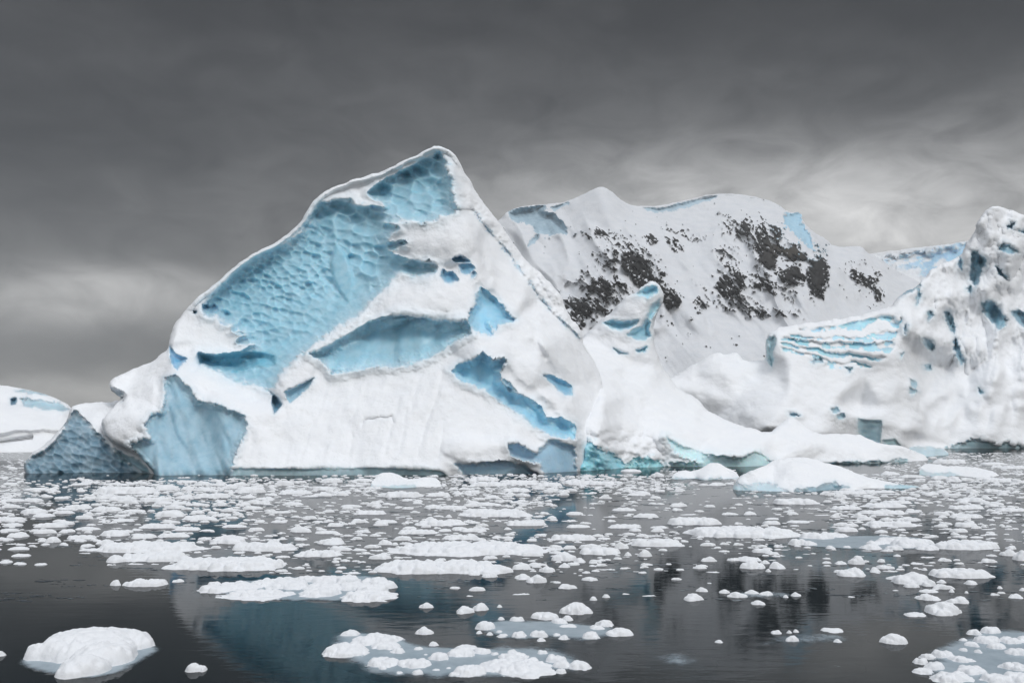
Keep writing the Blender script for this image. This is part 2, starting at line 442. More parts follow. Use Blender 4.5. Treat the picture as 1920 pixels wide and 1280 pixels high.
BLUE = (0.20, 0.44, 0.60); PALE = (0.36, 0.60, 0.74); DEEP = (0.10, 0.34, 0.52); TEAL = (0.17, 0.38, 0.48); VDEEP = (0.08, 0.24, 0.36)

# ------------------------------------------------------------------ the sea
wp = mesh_from('water', [(-5000, -300, 0), (5000, -300, 0), (5000, 5000, 0), (-5000, 5000, 0)], [(0, 1, 2, 3)], M['water'])
tag(wp, kind='structure')

# ------------------------------------------------------------------ the great blue iceberg
out_main = [(292, 930), (292, 888), (275, 872), (258, 853), (238, 838), (208, 827), (192, 808), (188, 790), (208, 768), (232, 740), (230, 747), (212, 737), (205, 722), (207, 711), (232, 698),
            (262, 687), (288, 678), (300, 663), (318, 653), (318, 629), (326, 610), (338, 592), (362, 566), (394, 538), (425, 513), (456, 487), (487, 469), (519, 454), (544, 435), (562, 419),
            (575, 394), (591, 372), (612, 357), (644, 343), (675, 333), (712, 323), (744, 308), (775, 293), (800, 279), (819, 271), (838, 278), (851, 287), (862, 304), (873, 327), (891, 357),
            (913, 388), (934, 414), (953, 442), (975, 473), (994, 498), (1019, 517), (1037, 536), (1050, 551), (1062, 579), (1073, 603), (1081, 604), (1089, 620), (1093, 639), (1101, 657),
            (1116, 680), (1126, 706), (1132, 745), (1128, 790), (1110, 840), (1088, 885), (1078, 940), (800, 960), (440, 960)]
ct = [(292, 891, 82.0), (292, 930, 82), (188, 790, 88), (192, 806, 88), (232, 742, 92), (205, 718, 93.5), (230, 747, 93.5), (260, 690, 96), (318, 652, 94), (240, 778, 87), (278, 792, 84.5), (310, 720, 88), (308, 770, 85.5),
      (250, 835, 84.5), (328, 700, 88), (371, 752, 86), (455, 783, 84.6), (440, 872, 82.4), (350, 800, 85.6), (340, 680, 91.5), (372, 682, 94), (440, 714, 93.5), (508, 742, 90), (352, 722, 87), (420, 758, 85.3), (470, 772, 84.4),
      (319, 640, 93), (335, 600, 96), (380, 640, 95), (440, 620, 97.5), (470, 655, 98), (394, 545, 99), (456, 490, 101), (540, 440, 103), (575, 394, 104), (612, 360, 104.5), (712, 324, 103.5), (819, 272, 101),
      (600, 500, 100), (500, 600, 98), (700, 450, 98.5), (640, 560, 97), (575, 630, 94.5), (830, 300, 99.5), (845, 350, 97), (860, 395, 95.5), (890, 440, 93.8), (897, 480, 93.3), (905, 530, 92.3), (880, 590, 90.6),
      (800, 440, 94.6), (740, 430, 96), (800, 490, 94.0), (750, 520, 94), (800, 550, 91.5), (728, 590, 91.2), (870, 600, 89.8), (513, 723, 88.2), (579, 655, 90), (640, 620, 91), (690, 590, 91.6),
      (625, 702, 89.4), (740, 688, 89.6), (820, 662, 89.8), (880, 628, 90.3), (900, 642, 88.8), (945, 664, 88.8), (540, 775, 86.4), (650, 780, 86.3), (780, 760, 86.0), (850, 700, 87.8), (828, 780, 84.9), (824, 840, 83.2), (820, 876, 82.3),
      (440, 890, 82), (500, 878, 82), (650, 878, 82.2), (920, 765, 87.0), (900, 835, 84.2), (960, 830, 84.5), (830, 868, 82.6), (1025, 811, 88), (1079, 821, 90.5), (1000, 860, 85.4), (936, 716, 87.6), (1000, 730, 89.3),
      (1060, 760, 91), (1020, 650, 93), (960, 600, 92.5), (930, 560, 94), (985, 560, 98), (940, 500, 98.5), (900, 420, 99.5), (887, 395, 101), (912, 429, 102.5), (956, 479, 104.5), (1012, 560, 106), (1066, 614, 107),
      (850, 287, 100.5), (891, 357, 102), (934, 414, 104), (994, 498, 107), (1037, 536, 108), (1062, 579, 109), (1093, 639, 109.5), (1126, 706, 110), (1100, 720, 104), (1095, 780, 97), (1118, 830, 96.5), (1078, 888, 90.5),
      (1132, 750, 105.5), (830, 940, 83), (1078, 940, 90), (440, 960, 82)]
main = empty('iceberg', at(620, 890, 88)); main.location.z = 0
tag(main, 'tallest iceberg, with a peaked blue scalloped face and a snow rim', 'iceberg')
r = Relief(out_main, ct, step=1.8, blur=5, edge_px=9, edge_m=2.2, thick=26, thick_px=110, warp=2.2, seed=3)
faceA = [(386, 592), (380, 575), (396, 553), (431, 523), (456, 502), (494, 480), (537, 461), (566, 439), (581, 408), (600, 386), (625, 377), (657, 374), (662, 384), (680, 390), (698, 388), (716, 393), (724, 390), (722, 380), (714, 374), (700, 367),
         (693, 360), (706, 350), (716, 341), (744, 329), (769, 316), (800, 298), (822, 289), (829, 296), (837, 322), (844, 351), (845, 372), (853, 394), (831, 403), (800, 412), (769, 413), (748, 414), (722, 417), (745, 426), (722, 444),
         (722, 456), (753, 457), (727, 469), (738, 480), (769, 491), (816, 499), (812, 508), (781, 516), (762, 509), (750, 509), (728, 526), (712, 541), (691, 566), (669, 591), (637, 610), (606, 632), (575, 656), (530, 690),
         (514, 716), (508, 737), (475, 722), (445, 712), (416, 698), (398, 686), (374, 679), (373, 664), (400, 668), (450, 662), (478, 646), (445, 640), (462, 628), (438, 618), (440, 606), (416, 604), (408, 592)]
r.ice_area('scalloped_face', faceA, 2.0, 24, (0.27, 0.55, 0.68), warp=3, scallop=(24, 15, 1.5, 0.25), lip=0.85, lipw=11, grow=2.5, big_from=True, hard=0.6,
           plain=[(631, 460), (645, 472), (659, 500), (664, 541), (655, 566), (644, 556), (628, 528), (619, 491)])
scar = sdpoly(r.X, r.Y, chaikin([(631, 460), (645, 472), (659, 500), (664, 541), (655, 566), (644, 556), (628, 528), (619, 491)]))
r.D -= 0.3 * sstep(scar + 4 * fbm(r.X / 14, r.Y / 14, seed=44), -3, 6)
r.ice_area('melt_pool_ledge', [(373, 663), (398, 668), (445, 662), (490, 663), (514, 668), (512, 682), (480, 683), (440, 692), (400, 686), (376, 680)], 1.2, 8, (0.16, 0.50, 0.66), warp=2)
r.ice_area('ice_hollow', [(582, 664), (608, 654), (638, 637), (664, 621), (690, 607), (730, 594), (762, 592), (795, 598), (844, 603), (871, 603), (879, 612), (880, 626), (851, 641), (821, 660), (782, 677), (736, 685), (697, 685), (664, 692), (625, 700), (609, 680)], 2.4, 26, (0.33, 0.62, 0.76), warp=3.5, lip=0.9, lipw=12)
r.ice_area('ice_hollow', [(881, 590), (893, 573), (902, 541), (912, 546), (924, 556), (962, 600), (938, 608), (930, 618), (917, 607), (922, 626), (894, 620), (880, 610)], 1.4, 12, (0.28, 0.62, 0.82), warp=3)
r.ice_area('diagonal_crevasse', [(848, 695), (864, 683), (890, 676), (905, 664), (923, 680), (946, 676), (934, 697), (936, 716), (966, 740), (992, 748), (1012, 762), (1025, 786), (1051, 785), (1077, 797), (1079, 822), (1025, 812), (976, 774), (910, 728), (866, 713)], 1.1, 14, (0.30, 0.66, 0.86), warp=4, lip=0.6, lipw=12)
r.ice_area('diagonal_crevasse', [(943, 712), (955, 718), (967, 733), (955, 733)], 0.6, 8, (0.24, 0.52, 0.70), warp=3)
r.ice_area('oval_hole', [(1021, 703), (1036, 706), (1058, 716), (1072, 724), (1073, 738), (1058, 739), (1040, 722)], 1.2, 8, (0.20, 0.50, 0.70), warp=2)
r.ice_area('lower_ice_wall', [(953, 834), (970, 832), (986, 844), (1005, 849), (1018, 838), (1031, 824), (1077, 836), (1082, 905), (1025, 900), (1012, 868), (986, 862), (959, 851)], 0.5, 8, (0.38, 0.62, 0.80), warp=4)
r.ice_area('lower_ice_wall', [(852, 871), (917, 868), (955, 868), (985, 876), (1010, 890), (1010, 925), (880, 925), (866, 882)], 0.5, 7, (0.40, 0.62, 0.78), warp=3)
r.ice_area('waterline_band', [(436, 879), (520, 880), (600, 879), (680, 878), (760, 879), (822, 882), (835, 890), (835, 960), (436, 960)], 0.08, 4, (0.46, 0.66, 0.74), warp=2.0, smooth=0)
r.ice_area('fluted_ice_face', [(310, 708), (330, 704), (350, 726), (371, 753), (416, 762), (454, 780), (463, 797), (454, 821), (439, 857), (433, 875), (433, 960), (280, 960), (284, 880), (254, 845), (243, 834), (262, 827), (285, 824), (273, 796), (282, 780), (305, 775), (312, 750)], 0.7, 12, (0.27, 0.46, 0.57), warp=4, lip=0.4)
r.ice_area('narrow_slit', [(536, 736), (560, 722), (589, 709), (582, 722), (562, 738), (542, 754)], 0.5, 6, (0.36, 0.62, 0.76), warp=3)
r.ice_area('narrow_slit', [(511, 738), (517, 744), (527, 758), (520, 771), (514, 776)], 1.2, 5, (0.10, 0.30, 0.44), warp=2)
for pl in ([(830, 506), (838, 513), (848, 510), (856, 524), (846, 528), (836, 527), (829, 518)], [(849, 486), (862, 481), (880, 488), (878, 491), (855, 490)], [(862, 499), (880, 494), (890, 500), (880, 511), (868, 509)],
           [(885, 509), (892, 512), (886, 518)], [(394, 575), (402, 572), (407, 580), (396, 584)], [(360, 583), (370, 583), (366, 589)], [(378, 571), (388, 568), (392, 578), (382, 580)]):
    r.ice_area('snow_window', pl, 0.55, 5, (0.18, 0.46, 0.66), warp=2.5, wscale=7, soft=1.2)
r.ice_area('neck_crack', [(319, 650), (330, 665), (350, 672), (338, 682), (331, 690), (322, 680)], 1.0, 7, (0.12, 0.38, 0.60), warp=2)
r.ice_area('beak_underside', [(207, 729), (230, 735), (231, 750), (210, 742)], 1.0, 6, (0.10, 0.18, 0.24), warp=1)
# blue seam along the inside of the right-hand crest
seam = [(886, 392), (905, 419), (930, 447), (958, 481), (983, 516), (1010, 556), (1038, 588), (1068, 615), (1091, 637)]
sp_ = np.array(seam, float)
side = np.interp(r.Y, sp_[:, 1], sp_[:, 0], left=850, right=1110)
wob = 4 * fbm(r.X / 9, r.Y / 9, octaves=4, gain=0.65, seed=7)
band = sstep(r.X - side + wob, -2, 5) * sstep(r.Y, 330, 400) * (1 - sstep(r.Y, 625, 660))
r.D -= 0.9 * band - 0.35 * fbm(r.X / 7, r.Y / 7, octaves=3, seed=8) * band
for k_ in range(len(seam) - 1):
    (xa, ya), (xb, yb) = seam[k_], seam[k_ + 1]
    f0, f1 = (0.1, 0.85) if k_ % 2 else (0.25, 0.95)
    x0_, y0_, x1_, y1_ = xa + (xb - xa) * f0, ya + (yb - ya) * f0, xa + (xb - xa) * f1, ya + (yb - ya) * f1
    r.ice_area('crest_seam', [(x0_ - 1, y0_), (x0_ + 2, y0_ - 1), ((x0_ + x1_) / 2 + 3, (y0_ + y1_) / 2 - 2), (x1_ + 1, y1_), (x1_ - 1.5, y1_ + 1), ((x0_ + x1_) / 2 - 2, (y0_ + y1_) / 2 + 2)], 0.15, 5, (0.45, 0.62, 0.74), warp=6, wscale=6, soft=2.5, lip=0.0, grow=-0.5)
r.D += 0.022 * np.clip(880 - r.Y, 0, 700) * (1 - sstep(r.X, 960, 1120)) * sstep(r.X, 150, 330)
rimw = (1 - sstep(r.X, 840, 880)) * sstep(r.X, 325, 370) * (1 - sstep(r.Y, 560, 600))
r.D -= 1.7 * np.exp(-((r.sd - 3.5) / 4.5) ** 2) * rimw
# vertical grooves in the lower snow slope and flutes in the left ice face
X, Y = r.X, r.Y
def groove(pts, w, dep):
    p_ = np.array(pts, float)
    d = np.full(X.shape, 1e9)
    for (x0, y0), (x1, y1) in zip(p_[:-1], p_[1:]):
        ex, ey = x1 - x0, y1 - y0
        t = np.clip(((X - x0) * ex + (Y - y0) * ey) / (ex * ex + ey * ey), 0, 1)
        d = np.minimum(d, np.hypot(X + 2 * fbm(X / 9, Y / 9, seed=5) - x0 - t * ex, Y - y0 - t * ey))
    r.D += dep * np.exp(-(d / w) ** 2)
for g_ in ([(615, 712), (600, 770), (575, 820), (560, 876)], [(830, 700), (812, 760), (795, 810), (782, 860)], [(790, 700), (778, 740), (770, 775)], [(762, 770), (758, 800), (748, 850)],
           [(700, 786), (682, 788), (679, 800)], [(738, 783), (733, 800), (722, 850)], [(660, 815), (654, 855)], [(650, 800), (670, 770)], [(830, 790), (828, 830), (820, 860)]):
    groove(g_, 4.5, 0.16)
for g_, w_, d_ in (([(903, 536), (935, 575), (975, 618), (1012, 662), (1040, 705)], 9, 0.9), ([(925, 548), (960, 590), (1000, 628), (1022, 668)], 6, 0.5), ([(870, 372), (884, 410), (900, 460), (918, 520)], 8, 0.6), ([(1000, 735), (1030, 770), (1060, 800)], 10, 0.7), ([(905, 720), (960, 765), (1010, 790)], 16, 0.6)):
    q_ = np.array(g_, float); groove(g_, w_, d_)
groove([(681, 793), (688, 788), (700, 787), (712, 783), (724, 785), (736, 781), (739, 792)], 2.6, 0.3)
puff = np.zeros(X.shape)
for (cx0, cy0, ra, rb_, tl, h0) in ((818, 446, 78, 52, 0.1, 2.0), (860, 430, 40, 46, 0, 1.2), (800, 560, 96, 46, -0.2, 2.0), (740, 592, 60, 24, -0.45, 1.2), (862, 560, 34, 60, 0, 1.4), (905, 655, 60, 34, 0.2, 1.6), (556, 708, 36, 34, -0.6, 1.3), (905, 846, 78, 30, 0.05, 1.3), (980, 846, 40, 26, 0.3, 0.9),
                                (395, 715, 80, 22, 0.55, 0.8), (1000, 700, 60, 40, 0.7, 1.0), (965, 600, 40, 26, 0.7, 0.8), (240, 790, 50, 34, -0.3, 1.0)):
    xx, yy = X - cx0, Y - cy0 - tl * (X - cx0)
    yy = yy + 5 * fbm(X / 22, Y / 22, octaves=3, seed=23)
    q_ = 1 - (xx / ra) ** 2 - (yy / rb_) ** 2
    puff = np.maximum(puff, h0 * np.clip(q_, 0, 1) ** 0.6)
r.D -= gblur(puff, 1.5) * sstep(r.rough, 0.3, 0.95)
low = sstep(Y, 690, 730) * sstep(X, 455, 480) * (1 - sstep(X, 800, 840))
r.D += low * 0.28 * fbm((X + 0.25 * Y) / 30, Y / 170, octaves=3, seed=19)
r.D += 0.5 * fbm(X / 60, Y / 60, octaves=3, seed=77) * r.rough
fl = sstep(X, 285, 300) * (1 - sstep(X, 440, 460)) * sstep(Y, 700, 730)
r.D += fl * (1.5 * fbm((X - (Y - 700) * 0.40) / 48, Y / 150, octaves=3, seed=9))
fl = sstep(Y, 590, 600) * (1 - sstep(Y, 690, 700)) * sstep(X, 600, 620) * (1 - sstep(X, 870, 890)) * (1 - r.rough)
dm_ = np.zeros(X.shape)
for (cx0, cy0, ra, rb_, h0) in ((655, 668, 55, 30, 1.6), (716, 655, 40, 40, 1.5), (778, 640, 46, 40, 2.2), (838, 634, 40, 26, 1.3), (735, 606, 30, 14, 1.2), (800, 604, 60, 10, 0.9)):
    q_ = 1 - ((X - cx0) / ra) ** 2 - ((Y - cy0 + 0.3 * (X - cx0)) / rb_) ** 2
    dm_ = np.maximum(dm_, h0 * np.sqrt(np.clip(q_, 0, 1)))
r.D -= fl * gblur(dm_, 1.2) * sstep(r.ice, 0.2, 1)
r.build(main, M['berg'], rough_m=0.45, rough_s=5.5, fine=0.5, origin=tuple(main.location))

# dark scalloped spur on the left of it, snow saddle behind
sp_out = [(44, 868), (52, 858), (62, 848), (80, 836), (100, 818), (118, 798), (126, 785), (132, 768), (140, 759), (170, 755), (215, 752), (260, 750), (300, 760), (310, 930), (60, 930), (50, 890)]
spc = [(44, 868, 87), (52, 888, 85.5), (52, 930, 85.5), (290, 890, 86), (290, 930, 86), (118, 798, 89), (138, 762, 90.5), (200, 753, 97), (260, 752, 98), (160, 800, 89), (200, 850, 88), (240, 870, 88), (230, 800, 93)]
r = Relief(sp_out, spc, step=2, blur=4, edge_px=8, edge_m=2.0, thick=14, thick_px=60, warp=2.5, seed=14)
r.ice_area('scalloped_spur_face', [(48, 868), (62, 856), (84, 844), (104, 826), (122, 800), (132, 776), (140, 768), (150, 778), (165, 790), (180, 812), (196, 822), (214, 843), (232, 853), (250, 870), (270, 884), (284, 890), (284, 960), (50, 960), (46, 888)], 0.5, 8, (0.10, 0.22, 0.31), warp=3, scallop=(22, 14, 0.6, 0.35), hard=0.6)
r.ice_area('meltwater_stripe', [(215, 842), (240, 855), (262, 862), (285, 888), (270, 886), (245, 870), (226, 856)], 0.2, 5, (0.22, 0.38, 0.46), warp=3)
r.build(main, M['berg'], rough_m=0.35, rough_s=5, origin=tuple(main.location), snow_name='snow_saddle')

# ------------------------------------------------------------------ the pinnacle berg behind, with its long snowy foot
out_mid = [(1040, 640), (1080, 645), (1093, 634), (1116, 609), (1150, 583), (1162, 566), (1178, 555), (1191, 549), (1206, 534), (1225, 527), (1237, 533), (1245, 549), (1242, 566), (1232, 591), (1226, 603), (1227, 650), (1237, 675), (1250, 700),
           (1275, 731), (1306, 744), (1337, 778), (1395, 800), (1440, 812), (1458, 800), (1474, 785), (1492, 785), (1507, 797), (1532, 813), (1570, 812), (1610, 815), (1628, 823), (1655, 832), (1704, 839), (1745, 858), (1750, 900), (1400, 930), (1040, 940)]
cm = [(1040, 640, 130), (1093, 634, 131), (1150, 583, 131), (1191, 550, 131), (1225, 530, 131), (1244, 550, 132), (1226, 603, 131.5), (1180, 580, 129), (1210, 570, 128.5), (1190, 610, 128.5), (1130, 650, 128), (1160, 640, 128), (1227, 650, 131), (1210, 640, 128.5), (1170, 680, 126),
      (1230, 690, 128), (1250, 700, 131), (1126, 712, 111), (1132, 750, 102.6), (1128, 790, 96.6), (1110, 840, 91.8), (1098, 790, 96.4), (1060, 790, 101), (1175, 740, 114), (1220, 740, 119), (1275, 731, 128), (1306, 744, 129), (1337, 778, 125), (1160, 790, 105), (1200, 800, 108), (1260, 790, 113), (1084, 888, 90.9), (1140, 882, 95), (1180, 876, 101),
      (1160, 845, 100), (1247, 812, 106), (1235, 835, 104.5), (1240, 875, 104), (1300, 810, 109), (1300, 850, 104.2), (1300, 875, 103.6), (1400, 845, 104.2), (1403, 876, 103.8), (1380, 810, 116), (1450, 815, 114), (1483, 788, 121), (1430, 850, 107), (1450, 872, 107.5), (1520, 830, 114),
      (1520, 870, 112.5), (1600, 820, 122), (1600, 850, 115), (1600, 870, 114), (1655, 868, 116), (1655, 840, 121), (1742, 862, 128), (1742, 858, 130), (1750, 900, 128), (1400, 930, 105), (1080, 940, 90), (1600, 930, 114)]
mid = empty('iceberg', at(1300, 870, 112)); mid.location.z = 0
tag(mid, 'leaning snowy pinnacle with blue windows and a long snow foot, right of the tallest iceberg', 'iceberg')
r = Relief(out_mid, cm, step=2, blur=6, edge_px=9, edge_m=3.0, thick=22, thick_px=70, warp=2.5, seed=25)
PB = (0.38, 0.70, 0.84)
r.ice_area('blue_window', [(1193, 553), (1206, 543), (1222, 536), (1232, 538), (1231, 548), (1214, 558), (1205, 553)], 2.0, 10, PB, warp=2)
r.ice_area('blue_window', [(1133, 606), (1150, 601), (1160, 603), (1180, 603), (1197, 600), (1192, 607), (1178, 615), (1162, 619), (1148, 615)], 1.8, 8, PB, warp=2)
r.ice_area('blue_window', [(1177, 627), (1190, 618), (1203, 612), (1214, 598), (1219, 604), (1216, 618), (1220, 632), (1207, 636), (1190, 636), (1183, 630)], 2.0, 9, PB, warp=2)
r.ice_area('blue_window', [(1221, 576), (1236, 562), (1236, 574), (1226, 590), (1220, 600), (1215, 594)], 1.2, 8, PB, warp=2)
r.ice_area('blue_window', [(1193, 656), (1212, 651), (1208, 658), (1197, 660)], 1.4, 6, PB, warp=1.5)
r.ice_area('blue_window', [(1150, 652), (1165, 660), (1176, 663), (1160, 664)], 0.8, 5, (0.5, 0.7, 0.8), warp=1.5)
r.ice_area('undercut_ice', [(1076, 822), (1090, 815), (1110, 832), (1120, 838), (1150, 852), (1165, 862), (1180, 872), (1185, 900), (1076, 920)], 0.4, 8, (0.32, 0.74, 0.88), warp=14, wscale=10)
r.ice_area('undercut_ice', [(1180, 868), (1210, 860), (1230, 862), (1244, 874), (1244, 910), (1180, 910)], 0.3, 7, (0.36, 0.76, 0.84), warp=12, wscale=9)
r.ice_area('undercut_ice', [(1250, 822), (1275, 835), (1310, 846), (1345, 856), (1385, 860), (1410, 850), (1425, 848), (1440, 862), (1455, 868), (1450, 905), (1250, 905), (1256, 870), (1310, 866), (1268, 848)], 0.35, 14, (0.58, 0.86, 0.93), warp=5, wscale=8, lip=0.5)
r.ice_area('undercut_ice', [(1460, 869), (1530, 868), (1600, 866), (1660, 866), (1700, 860), (1700, 900), (1460, 900)], 0.5, 5, (0.35, 0.52, 0.58), warp=5, wscale=9)
r.D += 0.7 * fbm(r.X / 50, r.Y / 35, octaves=4, seed=31) * r.rough
X, Y = r.X, r.Y
rr = sstep(Y, 790, 830) * (1 - sstep(X, 1240, 1260)); r.D += rr * 1.5 * fbm(X / 24, Y / 20, octaves=4, seed=41)
r.build(mid, M['berg'], rough_m=0.6, rough_s=8, fine=0.4, origin=tuple(mid.location))

# ------------------------------------------------------------------ the great right-hand iceberg
out_r = [(1230, 720), (1259, 706), (1290, 690), (1316, 675), (1332, 665), (1347, 660), (1360, 666), (1384, 661), (1397, 677), (1415, 675), (1437, 676), (1435, 660), (1437, 631), (1449, 617), (1481, 611), (1514, 605), (1568, 600), (1617, 590), (1671, 574),
         (1679, 563), (1692, 550), (1720, 537), (1736, 517), (1744, 506), (1768, 495), (1801, 479), (1806, 468), (1814, 452), (1831, 430), (1828, 422), (1839, 406), (1855, 388), (1877, 387), (1898, 395), (1922, 405), (1990, 440), (2060, 520), (2110, 640),
         (2130, 760), (2150, 870), (1700, 890), (1230, 890)]
cr = [(1230, 720, 236), (1347, 662, 244), (1384, 664, 246), (1300, 700, 238), (1360, 700, 232), (1437, 680, 238), (1380, 750, 226), (1437, 635, 236), (1449, 618, 242), (1440, 670, 232), (1480, 680, 226), (1470, 640, 231), (1560, 610, 243), (1620, 592, 248),
      (1680, 568, 254), (1480, 625, 240), (1560, 640, 236), (1640, 660, 232), (1690, 640, 240), (1680, 600, 248), (1550, 690, 228), (1480, 740, 216), (1560, 760, 216), (1440, 800, 205), (1540, 815, 208), (1620, 700, 231), (1610, 760, 232),
      (1720, 540, 258), (1748, 508, 258), (1745, 560, 248), (1715, 620, 238), (1690, 700, 234), (1660, 765, 224), (1760, 600, 250), (1745, 690, 240), (1722, 770, 232), (1785, 560, 250), (1790, 640, 243), (1800, 720, 234), (1770, 790, 232),
      (1801, 480, 262), (1808, 520, 262), (1828, 560, 258), (1845, 620, 250), (1850, 470, 258), (1855, 392, 266), (1870, 520, 254), (1900, 560, 258), (1900, 480, 258), (1920, 410, 266), (1860, 680, 240), (1890, 640, 248), (1920, 700, 240), (1900, 780, 234),
      (1830, 800, 231), (1800, 838, 237), (1900, 838, 237), (1712, 832, 232), (1612, 778, 221), (1655, 786, 220), (1702, 805, 222), (1740, 815, 231), (1620, 825, 222), (1652, 830, 221), (1705, 835, 223), (1990, 440, 275), (2000, 700, 250), (2100, 700, 262), (2150, 870, 255), (1900, 890, 237), (1500, 890, 220)]
cr = [(x, y, d + (12 * min(1, (832 - y) / 90) if x >= 1725 and y < 832 and (x, y) != (1740, 815) else 0)) for x, y, d in cr]
rb = empty('iceberg', at(1750, 840, 245)); rb.location.z = 0
tag(rb, 'craggy white ice tower at the right edge with dark slits and striped blue layers', 'iceberg')
r = Relief(out_r, cr, step=2, blur=6, edge_px=10, edge_m=6.0, thick=70, thick_px=110, warp=3, seed=47)
S1 = (0.40, 0.70, 0.80)
r.ice_area('blue_layer', [(1438, 636), (1452, 630), (1456, 642), (1449, 660), (1453, 676), (1447, 688), (1439, 672)], 3.0, 8, (0.36, 0.60, 0.68), warp=3)
X, Y = r.X, r.Y
shelf = [(1462, 628), (1500, 618), (1545, 612), (1600, 602), (1650, 592), (1688, 586), (1698, 592), (1688, 618), (1676, 650), (1668, 664), (1650, 680), (1628, 694), (1590, 696), (1540, 688), (1500, 672), (1464, 662)]
sdS = sdpoly(X + 4 * fbm(X / 10, Y / 10, seed=5), Y + 3 * fbm(X / 10, Y / 10, seed=6), shelf)
topY = 614 - (X - 1462) * 0.115; botY = 658 + (X - 1462) * 0.23
vv = np.clip((Y - topY) / (botY - topY), 0, 1)
ph = vv * 5.0 + 0.75 * fbm(X / 46, Y / 40, octaves=3, seed=7) + 0.22 * fbm(X / 9, Y / 8, octaves=3, seed=8)
fr_ = ph - np.floor(ph); lay = np.clip(np.floor(ph), 0, 5).astype(int)
inS = sstep(sdS, -2, 6)
amp_ = np.array([1.8, 1.0, 1.8, 1.2, 0.9, 0.9])[lay]; thr = np.array([0.20, 0.52, 0.20, 0.38, 0.45, 0.5])[lay] + 0.14 * fbm(X / 24, Y / 20, octaves=3, seed=14)
# each stratum: a snow-loaded ledge standing out, then a recessed band of blue ice
prof_ = sstep(fr_, thr - 0.12, thr + 0.10) * (1 - 0.75 * sstep(fr_, 0.72, 1.0))
r.D += amp_ * prof_ * inS
mk = sstep(fr_, thr - 0.03, thr + 0.05) * (1 - sstep(fr_, 0.93, 1.0)) * inS * sstep(fbm(X / 16, Y / 9, octaves=4, seed=9), -0.30, -0.08)
r.ice = np.maximum(r.ice, mk)
hue = np.stack([0.42 + 0.12 * fbm(X / 18, Y / 8, seed=11), 0.76 + 0.06 * fbm(X / 18, Y / 8, seed=12), 0.90 + 0 * X], -1)
r.col = np.where((mk > 0.02)[..., None], hue, r.col)
r.rough = np.minimum(r.rough, 1 - 0.7 * mk)
for q_ in range(5):
    rest = (mk > 0.5) & (lay == q_)
    while rest.any():                       # every separate stretch of a layer is a part of its own
        piece = np.zeros(rest.shape, bool); j0, i0 = np.argwhere(rest)[0]; piece[j0, i0] = True
        while True:
            g_ = piece.copy()
            g_[1:] |= piece[:-1]; g_[:-1] |= piece[1:]; g_[:, 1:] |= piece[:, :-1]; g_[:, :-1] |= piece[:, 1:]
            g_ &= rest
            if g_.sum() == piece.sum(): break
            piece = g_
        rest &= ~piece
        if piece.sum() > 40: r.names.append('blue_layer'); r.rid[piece] = len(r.names) - 1
sl = [[(1724, 522), (1712, 532), (1690, 545), (1698, 541), (1684, 556), (1700, 550), (1716, 543), (1725, 536)], [(1822, 470), (1835, 472), (1845, 488), (1842, 505), (1835, 525), (1828, 536), (1818, 525), (1820, 500)], [(1836, 480), (1850, 484), (1848, 500), (1838, 500)],
      [(1870, 470), (1882, 456), (1898, 462), (1908, 474), (1892, 476)], [(1886, 425), (1895, 418), (1902, 420), (1898, 432), (1888, 430)], [(1910, 432), (1925, 432), (1925, 440), (1914, 438)],
      [(1866, 500), (1880, 505), (1888, 525), (1872, 514)], [(1841, 570), (1848, 563), (1862, 566), (1872, 580), (1888, 600), (1884, 612), (1870, 615), (1855, 598), (1845, 585)], [(1896, 585), (1908, 582), (1922, 590), (1922, 614), (1912, 604)],
      [(1770, 585), (1778, 582), (1786, 600), (1790, 615), (1788, 628), (1778, 610)], [(1787, 632), (1794, 636), (1800, 655), (1808, 676), (1802, 684), (1794, 668), (1788, 650)], [(1740, 585), (1748, 584), (1748, 596), (1742, 600)], [(1733, 633), (1744, 636), (1752, 650), (1748, 656), (1735, 648)],
      [(1734, 686), (1744, 684), (1746, 692), (1736, 694)], [(1722, 540), (1727, 556), (1718, 572), (1719, 556)], [(1696, 612), (1701, 610), (1698, 626)], [(1688, 664), (1694, 662), (1690, 670)], [(1836, 728), (1842, 735), (1845, 738), (1838, 738)],
      [(1800, 484), (1804, 490), (1802, 505), (1798, 500)], [(1812, 542), (1820, 538), (1818, 548)], [(1706, 728), (1714, 730), (1722, 734), (1708, 738)], [(1708, 712), (1718, 714), (1720, 724), (1710, 724)], [(1560, 766), (1570, 764), (1574, 772), (1564, 774)], [(1572, 778), (1582, 776), (1582, 784), (1573, 784)],
      [(1525, 672), (1540, 673), (1542, 678), (1526, 679)], [(1585, 690), (1598, 690), (1592, 698)], [(1478, 775), (1490, 776), (1498, 780), (1484, 782)]]
for k, pl in enumerate(sl):
    r.ice_area('blue_slit', pl, 1.4, 7, (0.15, 0.34, 0.45) if k < 13 else (0.30, 0.54, 0.66), warp=3, wscale=7, soft=1.4, lip=0.8)
r.ice_area('block_face', [(1609, 784), (1622, 788), (1652, 789), (1650, 829), (1640, 830), (1613, 822)], 0.5, 5, (0.42, 0.62, 0.70), warp=2)
r.ice_area('block_face', [(1655, 826), (1678, 824), (1688, 836), (1656, 838)], 0.4, 5, (0.52, 0.74, 0.80), warp=2)
r.ice_area('dark_waterline_cave', [(1775, 838), (1800, 830), (1825, 822), (1850, 826), (1868, 834), (1885, 830), (1925, 834), (1925, 850), (1775, 850)], 0.7, 6, (0.30, 0.46, 0.52), warp=10, wscale=9)
X, Y = r.X, r.Y
tw = sstep(X - (Y - 520) * 0.05, 1700, 1745)
